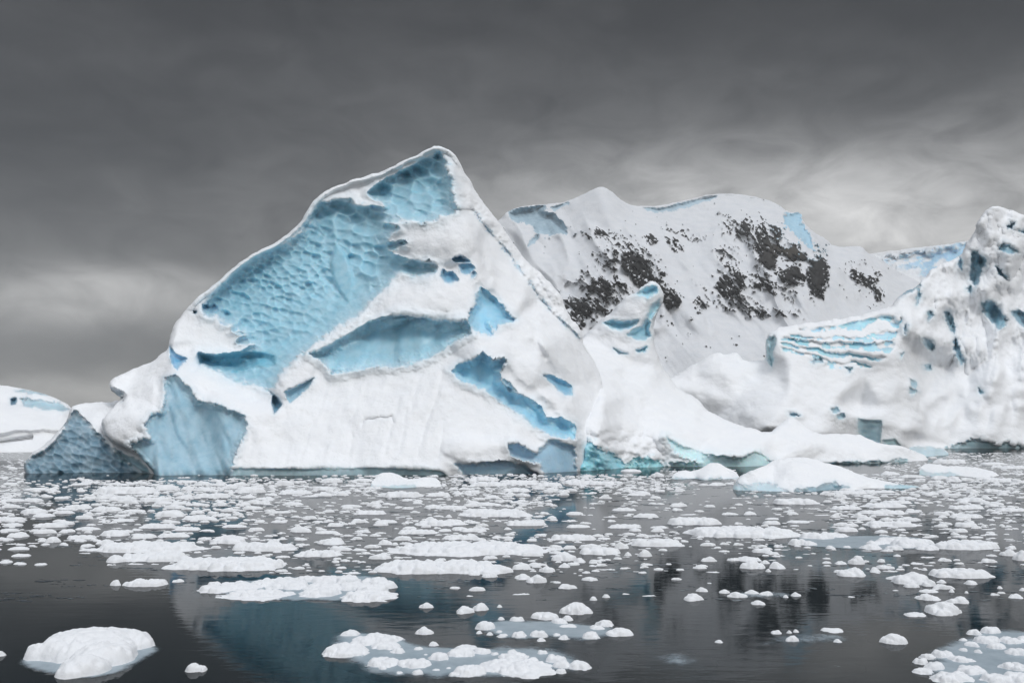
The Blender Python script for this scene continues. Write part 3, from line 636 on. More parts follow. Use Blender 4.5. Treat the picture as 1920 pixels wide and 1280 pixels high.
r.D += tw * (9.0 - 17.0 * np.abs(fbm((X + (Y - 500) * 0.12) / 80, Y / 190, octaves=3, gain=0.5, seed=52)) + 4.5 * fbm(X / 60, Y / 50, octaves=3, gain=0.4, seed=66)) * sstep(-Y, -835, -760)
r.D -= tw * (1 - sstep(Y, 640, 760)) * 1.5 * (0.3 - np.abs(fbm(X / 22, Y / 40, octaves=4, gain=0.55, seed=58))) * 2
r.D += (1 - tw) * 1.6 * fbm(X / 80, Y / 60, octaves=4, seed=53)
r.build(rb, M['far_berg'], rough_m=1.3, rough_s=20, fine=0.4, origin=tuple(rb.location))

# ------------------------------------------------------------------ dome at the far left
dl_out = [(-160, 730), (-60, 722), (0, 722), (40, 727), (80, 736), (110, 748), (132, 760), (150, 790), (160, 870), (-160, 890)]
cl = [(-160, 740, 215), (0, 722, 226), (132, 762, 222), (0, 762, 214), (110, 768, 216), (-160, 765, 200), (0, 766, 205), (115, 772, 210), (0, 800, 192), (100, 800, 200), (0, 848, 183), (100, 842, 190), (160, 850, 195), (-160, 850, 183), (-160, 890, 183), (160, 890, 190)]
dome = empty('iceberg', at(40, 848, 195)); dome.location.z = 0
tag(dome, 'low smooth snow dome with a thin blue band, far off at the left edge', 'iceberg')
r = Relief(dl_out, cl, step=2.2, blur=4, edge_px=10, edge_m=8, thick=60, thick_px=80, warp=1.5, seed=61)
r.ice_area('blue_band', [(40, 747), (70, 748), (110, 754), (128, 766), (118, 768), (80, 764), (45, 760)], 1.5, 6, (0.40, 0.60, 0.70), warp=4)
r.ice_area('blue_band', [(30, 732), (60, 733), (90, 740), (60, 737)], 0.5, 5, (0.5, 0.68, 0.76), warp=2)
r.ice_area('blue_notch', [(20, 748), (31, 746), (28, 759), (20, 759)], 2.5, 5, (0.06, 0.22, 0.34), warp=1.5)
X, Y = r.X, r.Y
r.D -= 6 * np.exp(-((Y - 806 + 0.06 * (X - 60) + 6 * fbm(X / 40, Y / 400, seed=3)) / 5) ** 2) * 0.4
r.D += 3 * np.exp(-((Y - 826 + 0.15 * (X - 20)) / 4) ** 2) * (X < 60)
r.build(dome, M['far_berg'], rough_m=1.2, rough_s=16, origin=tuple(dome.location))

# ------------------------------------------------------------------ low rounded bergs standing in the brash
def low_berg(outline, ctrl, areas, label, seed, em=1.2, thick=7, rm=0.16, rs=1.8, name='iceberg', cat='iceberg'):
    e_ = empty(name, at(outline[0][0], ctrl[0][1], ctrl[0][2])); e_.location.z = 0
    tag(e_, label, cat)
    q = Relief(outline, ctrl, step=1.8, blur=4, edge_px=9, edge_m=em, thick=thick, thick_px=40, warp=2.0, seed=seed)
    for nm, pl, rc, w, c in areas: q.ice_area(nm, pl, rc, w, c, warp=4, wscale=9, soft=5, lip=0.05)
    q.D += 0.22 * fbm(q.X / 22, q.Y / 14, octaves=4, seed=seed + 1)
    q.build(e_, M['berg'], rough_m=rm, rough_s=rs, origin=tuple(e_.location))
low_berg([(1372, 918), (1376, 903), (1388, 890), (1412, 880), (1436, 872), (1448, 864), (1470, 858), (1507, 857), (1530, 861), (1552, 868), (1578, 874), (1604, 886), (1640, 898), (1687, 907), (1732, 911), (1745, 925), (1690, 932), (1600, 945), (1450, 950), (1375, 940)],
         [(1375, 918, 60.5), (1450, 921, 59.2), (1520, 922, 58.7), (1600, 920, 60), (1690, 915, 62.5), (1735, 913, 64), (1376, 903, 62), (1420, 890, 61.5), (1480, 880, 62.5), (1510, 860, 67), (1450, 866, 66), (1560, 872, 67), (1540, 900, 61.5), (1604, 888, 66), (1640, 900, 64.5), (1600, 905, 62.5), (1450, 950, 59), (1600, 945, 60)],
         [('blue_foot', [(1372, 905), (1400, 912), (1440, 905), (1460, 912), (1480, 922), (1480, 960), (1370, 960)], 0.1, 8, (0.50, 0.66, 0.74)),
          ('dark_foot', [(1490, 918), (1530, 912), (1565, 904), (1590, 914), (1590, 960), (1490, 960)], 0.35, 8, (0.22, 0.36, 0.44)),
          ('blue_tail', [(1660, 912), (1700, 906), (1735, 910), (1735, 930), (1660, 930)], 0.05, 6, (0.45, 0.66, 0.76))],
         'low rounded whale-backed white berg with a tapering tail, in front of the long snow foot', 71)
low_berg([(1255, 908), (1262, 888), (1278, 880), (1300, 882), (1318, 876), (1334, 867), (1350, 866), (1362, 876), (1384, 888), (1392, 905), (1386, 920), (1262, 920)],
         [(1260, 899, 74.5), (1320, 902, 72.5), (1385, 898, 75), (1300, 884, 79), (1345, 868, 80), (1330, 885, 76), (1370, 884, 78), (1320, 920, 72.5), (1265, 885, 78)],
         [('blue_foot', [(1255, 896), (1320, 899), (1385, 896), (1385, 920), (1255, 920)], 0.1, 5, (0.5, 0.66, 0.74))],
         'small knobbly white berg with a rounded knob, just left of the whale-backed berg', 72, em=0.8, thick=4)
low_berg([(693, 922), (694, 905), (704, 893), (718, 886), (735, 884), (750, 890), (762, 898), (785, 896), (812, 893), (826, 902), (830, 922), (760, 930)],
         [(694, 914, 63.4), (760, 916, 62.5), (828, 913, 64), (735, 886, 68), (706, 896, 66.5), (765, 900, 66), (812, 896, 66.5), (760, 930, 62.5)],
         [('blue_foot', [(693, 908), (720, 911), (780, 909), (780, 925), (693, 925)], 0.05, 5, (0.55, 0.70, 0.76))],
         'white double-humped berg bit afloat in front of the peaked iceberg, left of the middle', 73, em=0.7, thick=3)
low_berg([(1722, 895), (1724, 878), (1734, 869), (1758, 869), (1775, 875), (1800, 872), (1840, 878), (1876, 888), (1880, 905), (1740, 908)],
         [(1724, 890, 83), (1760, 895, 78), (1850, 897, 76), (1734, 870, 90), (1790, 876, 88), (1876, 890, 82), (1800, 906, 76)],
         [('blue_foot', [(1722, 878), (1745, 890), (1780, 886), (1800, 892), (1800, 910), (1722, 910)], 0.1, 5, (0.55, 0.70, 0.76))],
         'long flat-topped white berg bit in the brash below the right-hand tower', 74, em=0.7, thick=4)
low_berg([(1700, 852), (1708, 834), (1735, 834), (1765, 838), (1781, 850), (1778, 868), (1720, 872)],
         [(1705, 856, 149), (1781, 853, 160), (1710, 836, 164), (1765, 840, 168), (1740, 856, 149), (1740, 870, 149)],
         [('ice_body', [(1700, 838), (1740, 838), (1785, 846), (1785, 872), (1700, 872)], 0.3, 6, (0.48, 0.64, 0.70))],
         'pale greenish-blue ice raft at the foot of the right-hand tower', 75, em=3, thick=8, rm=0.4, rs=5)
low_berg([(1750, 885), (1752, 872), (1775, 865), (1795, 866), (1808, 870), (1810, 880)],
         [(1752, 869, 114), (1808, 868, 116), (1780, 856, 124), (1780, 885, 112)], [], 'small smooth white berg bit just above the flat-topped one', 76, em=1, thick=4) if False else None

# ------------------------------------------------------------------ mountain
mo = [(840, 480), (900, 430), (934, 414), (953, 395), (981, 386), (1031, 383), (1066, 377), (1100, 361), (1128, 349), (1144, 356), (1162, 373), (1181, 384), (1200, 387), (1241, 386), (1287, 375), (1319, 367), (1350, 362), (1387, 364), (1428, 371), (1462, 384),
      (1476, 398), (1503, 398), (1506, 417), (1522, 433), (1549, 449), (1562, 463), (1603, 461), (1617, 463), (1625, 474), (1644, 482), (1665, 498), (1692, 512), (1725, 528), (1800, 580), (1900, 640), (2000, 760), (2000, 850), (760, 850), (760, 560)]
cmt = [(760, 560, 1500), (934, 414, 1480), (1031, 384, 1520), (1128, 350, 1500), (1200, 388, 1560), (1350, 363, 1620), (1462, 385, 1600), (1503, 400, 1600), (1562, 463, 1560), (1617, 465, 1560), (1725, 528, 1500), (1060, 440, 1420), (1000, 470, 1360), (1150, 430, 1360),
       (1160, 480, 1250), (1220, 470, 1300), (1280, 560, 1160), (1300, 480, 1330), (1330, 560, 1200), (1400, 440, 1400), (1400, 520, 1240), (1450, 440, 1400), (1470, 520, 1230), (1540, 490, 1300), (1550, 560, 1200), (1600, 500, 1380), (1600, 580, 1220), (1660, 540, 1380),
       (1100, 540, 1190), (1060, 600, 1120), (1180, 580, 1140), (1230, 640, 1080), (1330, 680, 1000), (1500, 640, 1060), (1700, 640, 1150), (900, 700, 1020), (1100, 740, 960), (1300, 800, 900), (1600, 760, 930), (760, 830, 900), (1300, 850, 880), (2000, 850, 900), (2000, 700, 1200)]
r = Relief(mo, cmt, step=2, blur=7, edge_px=7, edge_m=16, thick=500, thick_px=160, warp=1.5, seed=81)
X, Y = r.X, r.Y
# ribs and gullies
rid_ = 1 - np.abs(fbm((X - 0.55 * Y) / 70, (Y + 0.3 * X) / 150, octaves=3, gain=0.5, seed=82)) * 2
r.D -= 26 * rid_ * sstep(Y, 390, 450) * (1 - sstep(Y, 600, 680))
def mz(cx, cy, rx, ry, ang=0):
    c, s_ = math.cos(ang), math.sin(ang)
    u = ((X - cx) * c + (Y - cy) * s_) / rx; v_ = (-(X - cx) * s_ + (Y - cy) * c) / ry
    return np.exp(-(u * u + v_ * v_))
w = np.zeros(X.shape)
for a in ((1195, 498, 62, 34, 0.75, 1.0), (1235, 540, 36, 22, 0.7, 0.95), (1095, 575, 48, 26, -0.1, 1.05), (1130, 545, 60, 30, 0.2, 0.85), (1262, 560, 20, 20, 0.5, 0.9), (1130, 440, 40, 12, 0.1, 0.55), (1265, 460, 22, 9, 0.5, 0.85), (1225, 448, 12, 10, 0, 0.9),
          (1290, 440, 50, 14, 0.2, 0.5), (1368, 535, 30, 36, 0.5, 1.05), (1385, 565, 50, 18, 0.4, 0.85), (1440, 455, 44, 34, 0.6, 1.15), (1395, 430, 40, 24, 0.2, 0.8), (1360, 475, 26, 16, 0.4, 0.8), (1485, 470, 20, 16, 0, 1.5), (1505, 478, 12, 9, 0, 1.4), (1485, 515, 26, 18, 0, 1.35), (1533, 515, 16, 38, 0, 2.0),
          (1440, 478, 24, 30, 0, 1.35), (1450, 585, 60, 8, 0.1, 0.75), (1620, 520, 45, 24, 0.6, 0.75), (1645, 550, 18, 14, 0.5, 0.95), (1450, 540, 60, 16, 0.4, 0.65), (1320, 560, 22, 30, 0.4, 0.5), (1085, 610, 20, 12, 0, 0.7), (1145, 490, 30, 20, 0.2, 0.75)):
    w = np.maximum(w, a[5] * mz(a[0], a[1], a[2], a[3], a[4]))
c, s_ = math.cos(0.72), math.sin(0.72)
u, v_ = X * c + Y * s_, -X * s_ + Y * c
rn = 0.6 * fbm(u / 26, v_ / 7, octaves=5, gain=0.7, seed=84) + 0.6 * fbm((X + Y * 0.1) / 16, (Y - X * 0.15) / 5, octaves=4, gain=0.7, seed=89)
rn = rn * 0.55 + 1.5 * (0.16 - np.abs(fbm(u / 30, v_ / 9, octaves=4, gain=0.6, seed=101))) + 0.12
rk = rn * 1.05 + w * 0.80 - 0.55
rk = np.maximum(rk, fbm(u / 7, v_ / 3.2, octaves=3, gain=0.7, seed=97) * 1.0 + np.minimum(w, 0.75) * 0.45 - 0.66 - 0.4 * (w < 0.12))
rock = sstep(rk, -0.01, 0.05) * (1 - 0.9 * sstep(fbm(u / 6, v_ / 2.6, octaves=3, gain=0.7, seed=88) - 0.35 * w, -0.02, 0.12))
r.ice = rock.copy(); r.rough = 1 - rock * 0.6
r.D -= 18 * np.clip(rk * 3, 0, 1) + 6 * np.abs(fbm(u / 10, v_ / 8, octaves=4, seed=85)) * rock
r.col[:] = np.array([0.008, 0.007, 0.006]); r.col *= (1 + 0.5 * fbm(X / 9, Y / 9, octaves=3, seed=86))[..., None]
br = mz(1488, 470, 30, 16)[..., None] + mz(1460, 468, 30, 30)[..., None] * .5
r.col += br * np.array([0.028, 0.022, 0.014])
# streaks in the chutes
st_ = sstep(Y, 560, 620); r.D += st_ * 0.6 * vnoise((X * 0.62 + -Y * 0.55) / 3.4, Y / 300, seed=87)
ICEG = (0.38, 0.50, 0.58)
r.ice_area('cornice', [(953, 397), (981, 390), (1020, 388), (1016, 396), (1040, 402), (1055, 420), (1062, 434), (1045, 438), (1020, 440), (1005, 432), (1002, 420), (980, 416), (960, 408)], 22, 10, (0.28, 0.40, 0.48), warp=4, soft=3, lip=8)
r.ice_area('cornice', [(1035, 390), (1064, 380), (1066, 382), (1040, 394)], 10, 6, ICEG, warp=2, soft=3, lip=5)
r.ice_area('cornice', [(1205, 391), (1240, 391), (1290, 379), (1320, 370), (1345, 368), (1330, 374), (1300, 383), (1260, 394), (1230, 397)], 16, 8, ICEG, warp=2, soft=4, lip=6)
r.ice_area('cornice', [(996, 448), (1012, 440), (1004, 456), (990, 462)], 10, 6, ICEG, warp=4, soft=3, lip=3)
r.ice_area('serac_ice', [(1468, 404), (1490, 400), (1504, 400), (1500, 418), (1512, 432), (1520, 450), (1522, 466), (1505, 452), (1490, 440), (1478, 424)], 18, 10, (0.34, 0.56, 0.70), warp=5, soft=3, lip=8)
r.D += 6 * np.abs(fbm((X - Y * 0.3) / 9, Y / 30, octaves=3, gain=0.6, seed=96)) * r.ice * (1 - rock)
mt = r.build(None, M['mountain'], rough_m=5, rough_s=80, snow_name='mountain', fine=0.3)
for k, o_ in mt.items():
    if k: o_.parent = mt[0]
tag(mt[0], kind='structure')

# blue icefall far behind, between the mountain and the right-hand berg
gl = [(1560, 500), (1600, 480), (1650, 474), (1690, 468), (1720, 464), (1760, 460), (1790, 455), (1815, 452), (1900, 440), (2050, 430), (2100, 700), (1560, 700)]
r = Relief(gl, [(1560, 500, 2500), (1700, 466, 2500), (2050, 430, 2500), (1700, 500, 2400), (1800, 500, 2380), (1740, 560, 2100), (1560, 600, 2000), (2100, 560, 2100), (1560, 700, 1900), (2100, 700, 1900)], step=2.5, blur=6, edge_px=6, edge_m=45, thick=300, thick_px=120, warp=2, seed=91)
r.ice_area('icefall', [(1660, 484), (1690, 478), (1725, 474), (1750, 470), (1790, 462), (1830, 455), (1830, 540), (1770, 520), (1735, 515), (1722, 500), (1690, 500)], 20, 12, (0.34, 0.62, 0.84), warp=12, wscale=16, soft=6, lip=10)
X, Y = r.X, r.Y
r.D += 11 * np.abs(fbm((X + Y * 0.5) / 12, Y / 40, octaves=4, gain=0.6, seed=93)) * r.ice + 10 * fbm(X / 14, Y / 7, octaves=4, seed=94)
r.ice *= sstep(fbm((X + Y) / 16, Y / 8, octaves=4, gain=0.6, seed=95), -0.35, 0.05)
gm = r.build(None, M['glacier'], rough_m=22, rough_s=110, fine=2, snow_name='glacier')
for k, o_ in gm.items():
    if k: o_.parent = gm[0]
tag(gm[0], kind='structure')

# ------------------------------------------------------------------ floes and brash
rng = np.random.default_rng(5)
def floe_grid(w, dep, lumps, base_h, res, seed, boxy=2.6, extra=None):
    """snowy floe as a closed height surface standing through the waterline; lumps = (x, y, r, h)"""
    lr_ = max([l[2] for l in lumps], default=0)
    mx = max(0.14 * w, 1.35 * lr_) + 3 * res; my = max(0.35 * dep, 1.35 * lr_) + 3 * res
    xs = np.arange(-w / 2 - mx, w / 2 + mx + res, res); ys = np.arange(-dep / 2 - my, dep / 2 + my + res, res)
    X, Y = np.meshgrid(xs, ys)
    k = max(w, dep)
    nx = fbm(X / (0.22 * k) + seed, Y / (0.22 * k), octaves=4, seed=seed)
    ny = fbm(X / (0.22 * k), Y / (0.22 * k) + seed, octaves=4, seed=seed + 9)
    Xw, Yw = X + nx * 0.13 * k, Y + ny * 0.22 * min(w, dep)
    t = 1 - (np.abs(Xw / (w / 2)) ** boxy + np.abs(Yw / (dep / 2)) ** boxy)
    tt = np.clip(t, -1.5, 1)
    Z = base_h * np.sign(tt) * np.abs(tt) ** 0.5 if base_h > 0 else np.full(X.shape, -0.18)
    if base_h > 0: Z = np.where(tt < 0, -0.5 * max(base_h, 0.03) * np.abs(tt) ** 0.8, Z)
    B = 0.6 * base_h * np.sqrt(np.clip(tt, 0, 1)) if len(lumps) > 8 else 0.0
    for (lx, ly, lr, lh) in lumps:
        q = 1 - (((X - lx) / lr + nx * 0.3) ** 2 + ((Y - ly) / lr + ny * 0.3) ** 2)
        zl = np.where(q > 0, lh * np.abs(q) ** 0.55, -0.4 * lh * np.abs(q) ** 0.7)
        zl = zl + B
        kk = 0.10 * lh + 1e-4
        hgt = np.clip(0.5 + 0.5 * (Z - zl) / kk, 0, 1)
        Z = zl * (1 - hgt) + Z * hgt + kk * hgt * (1 - hgt)
    hh = max(base_h, max([l[3] for l in lumps], default=0))
    Z += (0.14 * hh * fbm(X / (0.45 * hh + 0.03), Y / (0.45 * hh + 0.03), octaves=4, gain=0.65, seed=seed + 3)) * (Z > -0.1 * hh)
    cs = 0.42 * hh + 0.03
    wf, _, _ = worley(X / cs + nx, Y / cs + ny, seed + 5)
    Z += 0.13 * hh * (0.62 - wf) * (Z > 0.08 * hh)
    Z = np.maximum(Z, -0.18)
    keep = Z > -0.10 * hh - 0.02
    kp = keep.copy(); kp[1:] |= keep[:-1]; kp[:-1] |= keep[1:]; kp[:, 1:] |= keep[:, :-1]; kp[:, :-1] |= keep[:, 1:]
    cell = kp[:-1, :-1] & kp[1:, :-1] & kp[:-1, 1:] & kp[1:, 1:]
    idx = np.arange(X.size).reshape(X.shape)
    Q = np.stack([idx[:-1, :-1], idx[:-1, 1:], idx[1:, 1:], idx[1:, :-1]], -1)[cell]
    if len(Q) == 0: return np.zeros((0, 3)), Q
    u, inv = np.unique(Q, return_inverse=True)
    # widen above the waterline a little so sides are steep and puffy
    V = np.stack([X.ravel()[u], Y.ravel()[u], Z.ravel()[u]], 1)
    return V, inv.reshape(-1, 4)
def scatter_lumps(w, dep, n, r0, h0, boxy=2.6, rs=None):
    L = []
    for _ in range(n * 6):
        x, y = rs.uniform(-w / 2, w / 2), rs.uniform(-dep / 2, dep / 2)
        if abs(x / (w / 2)) ** boxy + abs(y / (dep / 2)) ** boxy > 0.85: continue
        r_ = r0 * rs.uniform(0.6, 1.35)
        L.append((x * 0.9, y * 0.9, r_, min(h0 * rs.uniform(0.5, 1.05) * min(1, 0.5 + 0.5 * r_ / r0), 0.8 * r_)))
        if len(L) >= n: break
    return L
def gdist(py): return CH * F / (py - HOR)
placed = []    # world footprints (x, y, rx, ry)
def ground(px, py_front, wpx, py_top, flat=0.5):
    """centre, width, depth and height on the water of a floe seen between py_top and py_front"""
    d0 = gdist(py_front); w_ = wpx / F * d0
    T = py_front - py_top
    dep = w_ * flat
    dmax = gdist(max(py_front - 0.62 * T, HOR + 3)) - d0          # at most this much of what shows is depth
    dep = max(min(dep, dmax * 1.25), 0.25 * w_)
    dm = d0 + dep / 2
    h = CH - (py_top - HOR) * (dm + dep * 0.15) / F
    h = min(max(h * 0.8, 0.06 * w_, 0.045), 0.5 * w_)
    return (px - 960) / F * dm, dm, w_, dep, h
strips = {'A': (0, 840), 'B': (640, 840), 'C': (1280, 840), 'D': (0, 1020), 'E': (560, 1020), 'F': (1280, 1020)}
T_ = {
'A': """30,95,183,207 150,275,212,236 405,490,188,207 490,565,177,195 588,695,187,205 790,832,185,203 515,885,205,256 885,1010,192,236 555,640,250,283 635,760,253,290 1005,1105,172,192 1100,1185,173,205
1025,1090,205,232 1255,1340,190,220 1340,1490,195,250 1180,1265,190,210 1110,1210,208,240 1085,1300,240,278 1570,1750,222,258 1760,1880,203,235 1805,1930,150,193 790,975,258,300 985,1080,255,285 1440,1545,265,292
1750,1880,240,270 1350,1440,258,280 140,240,268,300 305,385,262,284 240,300,257,275 10,140,270,300 10,110,300,335 125,255,318,368 190,305,352,387 365,515,305,340 515,680,310,355 295,415,340,368 465,528,350,380
690,820,332,360 870,1040,328,385 1030,1220,375,403 1200,1300,362,382 1070,1145,295,320 880,970,285,315 965,1050,290,315 1330,1410,297,322 1540,1630,345,365 1590,1710,290,320 0,140,375,410 20,110,410,440 0,105,440,468
50,160,465,500 200,385,405,445 385,530,480,512 430,560,430,460 570,725,437,494 255,340,487,530 740,868,470,508 790,995,410,450 895,1065,465,500 980,1120,440,462 1125,1210,450,466 1255,1385,418,446 1195,1380,470,533
1435,1490,395,415 1635,1730,432,457 1780,1930,490,540 1775,1895,452,480 1845,1930,410,440 555,640,505,538 450,527,528,556 450,550,556,577 50,168,543,570 65,165,585,610 85,150,632,655 195,252,638,658 0,72,620,645
1310,1665,507,578 550,1135,515,587 592,712,590,642 680,1075,575,637 1670,1930,560,610 335,382,525,545 230,275,530,545""",
'B': """65,170,160,185 215,457,210,275 720,890,150,182 880,1100,165,205 1575,1685,107,132 1740,1810,130,160 1630,1735,225,262 1585,1640,222,245 660,1080,335,385 540,705,315,343 770,895,297,322 190,240,287,307
345,400,275,296 400,458,292,313 80,245,342,372 0,120,307,332 950,1020,290,308 410,700,390,435 320,540,452,482 345,425,430,455 545,617,443,468 620,700,433,457 675,815,443,470 930,1155,398,435 915,955,440,458
1275,1400,418,447 1265,1360,345,375 1160,1210,375,395 1500,1685,418,450 1735,1835,430,450 1830,2130,350,432 1645,1790,350,390 1525,1660,330,352 1180,1440,478,518 1445,1510,493,512 570,775,477,513 195,315,390,420
475,525,380,400 585,625,368,390 210,285,505,543 280,325,525,545 65,145,557,577 260,1145,518,605 1010,1140,560,607 915,950,575,598 950,1005,563,590 1175,1320,573,633 1305,1375,607,643 1345,1560,535,598 1540,1615,518,565
1620,1935,493,553 1590,1632,572,606 1665,1745,560,610 715,930,178,214 470,620,240,270 1100,1240,185,215 1250,1400,170,200 1400,1540,175,205 900,1060,215,245""",
'C': """145,235,180,210 845,1030,235,258 1060,1190,230,250 500,760,272,315 0,660,415,505 830,887,360,390 960,1035,360,392 840,1000,317,345 1005,1250,305,333 1120,1280,290,312 995,1250,345,370 1255,1335,340,362
1205,1320,263,287 585,720,397,420 470,540,383,400 350,418,348,375 220,300,350,375 1025,1320,400,442 1410,1770,493,570 1510,1685,360,392 1760,1930,330,355 1500,1680,313,342 1700,1800,290,318 1590,1640,398,418
1675,1708,420,445 1725,1755,392,408 1780,1812,422,438 1560,1690,262,300 1600,1665,222,250 1395,1490,142,173 1695,1850,155,190 1410,1590,40,85 1685,1820,68,95 1790,1930,92,115 1505,1555,467,488 1620,1690,487,505 1820,1875,540,568
1795,1880,560,605 1860,1960,560,632 1120,1220,120,150 1220,1350,140,165 1480,1560,150,185 1350,1440,236,262 1850,1920,165,195""",
'D': """950,1640,38,150 620,680,190,232 690,943,170,238 975,1033,190,213 1045,1157,655,720 -20,33,590,630""",
'E': """432,1140,50,168 1000,1205,98,165 1045,1118,150,186 1205,1305,95,140 1350,1433,112,156 1225,1300,157,195 1285,1400,158,217 1465,1527,97,130 683,757,320,358 885,985,335,388 980,1070,320,372 1115,1145,335,355
655,752,455,507 1633,1680,288,315 1708,1750,275,300 1730,1880,458,517 1308,1460,362,420 1470,1650,310,393 1480,1540,390,430""",
'F': """105,185,62,98 315,440,57,95 322,460,75,138 435,488,83,110 488,570,87,138 465,498,132,155 855,920,88,113 928,1027,53,113 1095,1140,75,100 1055,1110,112,158 875,1022,118,180 1188,1228,53,68 1345,1375,122,147
1397,1730,107,190 1173,1380,142,225 1248,1325,200,243 1350,1420,187,236 1432,1480,193,218 1585,1655,195,227 1335,1438,245,272 1328,1440,268,315 1362,1560,305,397 1495,1615,283,333 1255,1370,370,407 1495,1530,247,270
1585,1608,258,275 1838,1902,270,303 1770,1800,230,250 1895,1930,230,262 1115,1262,487,560 800,905,458,495 850,895,527,552 577,650,503,547 502,557,475,505 585,615,463,500 620,652,473,495 8,115,265,317 75,135,233,267
207,265,247,275 255,357,260,300 347,428,250,283 433,508,257,290 565,595,270,300 612,662,262,293 388,461,308,340 180,228,541,553"""}
# labels of the floes that stand out, by (x, y) of the photograph
L_ = {
 (430, 1050): 'broad lumpy snow-covered floe, the widest white one left of the middle',
 (281, 1023): 'long narrow snowy floe just behind and left of the broad lumpy floe',
 (292, 1043): 'smooth flat snowy floe lying between the long narrow floe and the broad lumpy one',
 (496, 1021): 'lumpy white floe behind the right end of the broad lumpy floe',
 (233, 917): 'longest white floe in the brash just in front of the dark scalloped spur',
 (874, 1028): 'very long thin snowy floe lying just left of the middle of the water',
 (822, 1056): 'lumpy snow-covered floe directly in front of the very long thin one',
 (770, 1054): 'lumpy snow-covered floe directly in front of the very long thin one',
 (1390, 993): 'long thick straight-edged snowy floe right of the middle',
 (1301, 970): 'snowy floe with a raised knob at its right end, behind the long thick straight-edged floe',
 (1810, 1018): 'wide smooth humped snow floe near the right edge, beside the grey slush sheet',
 (1801, 1070): 'thick flat-topped snow block floating alone near the right edge',
 (1706, 1083): 'rounded double snow mound left of the thick flat-topped block',
 (1767, 1137): 'large round snow boulder at the front of its cluster near the right edge',
 (272, 1088): 'compact oblong snow floe alone in dark water below the broad lumpy floe',
 (367, 1249): 'small pointed white chunk alone in dark water at the bottom left',
 (1676, 1195): 'single rounded white snow block floating alone, lower right',
 (320, 959): 'steep white mound standing in the brash on the left, taller than its neighbours',
 (63, 954): 'rounded white mound in the left brash near the edge',
 (216, 995): 'knobbly white mound with a peaked top in the left brash',
 (753, 920): 'flat-bottomed white berg bit in front of the double-humped one',
 (930, 960): 'long slender snow floe lying alone in open water, middle',
 (1077, 1134): 'tallest snow hump behind the round slush sheet, lower middle',
 (1021, 1150): 'low double snow hump left of the tallest one behind the round slush sheet',
 (795, 1180): 'single round snow lump alone between two slush sheets at the bottom middle',
 (872, 1141): 'left one of a touching pair of round snow lumps in dark water',
 (902, 1135): 'right one of a touching pair of round snow lumps in dark water',
 (799, 1133): 'small round snow lump alone on dark reflections, lower middle',
 (1055, 1041): 'rounded snow dome with a small lump attached, right of the very long thin floe',
 (1124, 1029): 'broad domed snow floe right of the middle, a steep knob behind its end',
 (1233, 1014): 'flat long snow floe right of the broad domed one',
 (927, 1063): 'cluster-like humped snow floe at the right end of the lumpy floe, middle',
 (1597, 1069): 'spreading snow mound with a peaked top and wide skirts, right',
 (1606, 1047): 'steep rounded snow knob behind the mound with wide skirts, right',
 (1642, 1065): 'small upright snow cone beside the mound with wide skirts',
 (1411, 1056): 'dark-bottomed snow lump, the largest of the little cluster right of the middle',
 (1301, 1117): 'low sloping snow lump at the left end of the string of snow lumps',
 (1187, 1174): 'smooth dome of snow at the right end of the round slush sheet',
 (1187, 1182): 'smooth dome of snow at the right end of the round slush sheet',
 (1745, 1144): 'low ragged snow lump at the left foot of the large round boulder',
 (1565, 1178): 'low snow cap alone right of the faint slush streak, lower right',
 (1533, 1000): 'scattered snow crust at the left end of the grey slush sheet, right',
 (2, 1222): 'white lump cut by the left edge of the picture near the bottom',
 (1660, 980): 'wide lumpy snow floe alone in open water right of the long straight-edged one',
 (1490, 937): 'ragged snowy floe in open water just in front of the whale-backed berg',
 (1171, 1006): 'slim lumpy floe with a bumpy top, left of the knobbed floe',
}
used = set()
def near_label(x, y):
    bst = None
    for k, s in L_.items():
        d = math.hypot(k[0] - x, (k[1] - y) * 1.5)
        if d < 22 and s not in used and (bst is None or d < bst[0]): bst = (d, s)
    if bst: used.add(bst[1]); return bst[1]
    return None
def region_label(x, y):
    if y < 905 and x > 1560: return 'small white brash piece in the crowded water below the right-hand ice tower', 'brash below the right-hand tower'
    if x > 1500 and y < 1000: return 'small white snowy floe scattered right of and below the whale-backed berg', 'floes right of the whale-backed berg'
    if x > 1500: return 'rounded snow lump floating in dark water at the lower right', 'snow lumps at the lower right'
    if x > 1040 and y >= 1000: return 'small rounded snow lump in open dark water right of the middle', 'snow lumps right of the middle'
    if x > 1040: return 'thin white snowy floe in front of the pinnacle berg with its long snow foot', 'floes before the pinnacle berg'
    if x > 640 and y < 935: return 'white brash piece packed before the tallest iceberg, right of the double-humped berg bit', 'brash packed before the peaked iceberg'
    if x > 640: return 'white snowy floe in the loosening pack in the middle of the water', 'floes in the middle of the water'
    if y < 935 and x < 160: return 'white brash piece near the left edge beside the dark scalloped spur', 'brash beside the scalloped spur'
    if y < 935: return 'white brash piece packed in front of the fluted ice face and lower snow slope', 'brash before the left part of the iceberg'
    if y < 1010 and x < 320: return 'white snowy floe in the loose pack at the left', 'floes in the loose pack at the left'
    if y < 1010: return 'white snowy floe in the loose pack left of the middle', 'floes in the loose pack left of the middle'
    return 'small white snow lump in dark water at the left below the pack', 'snow lumps at the left'
count = 0
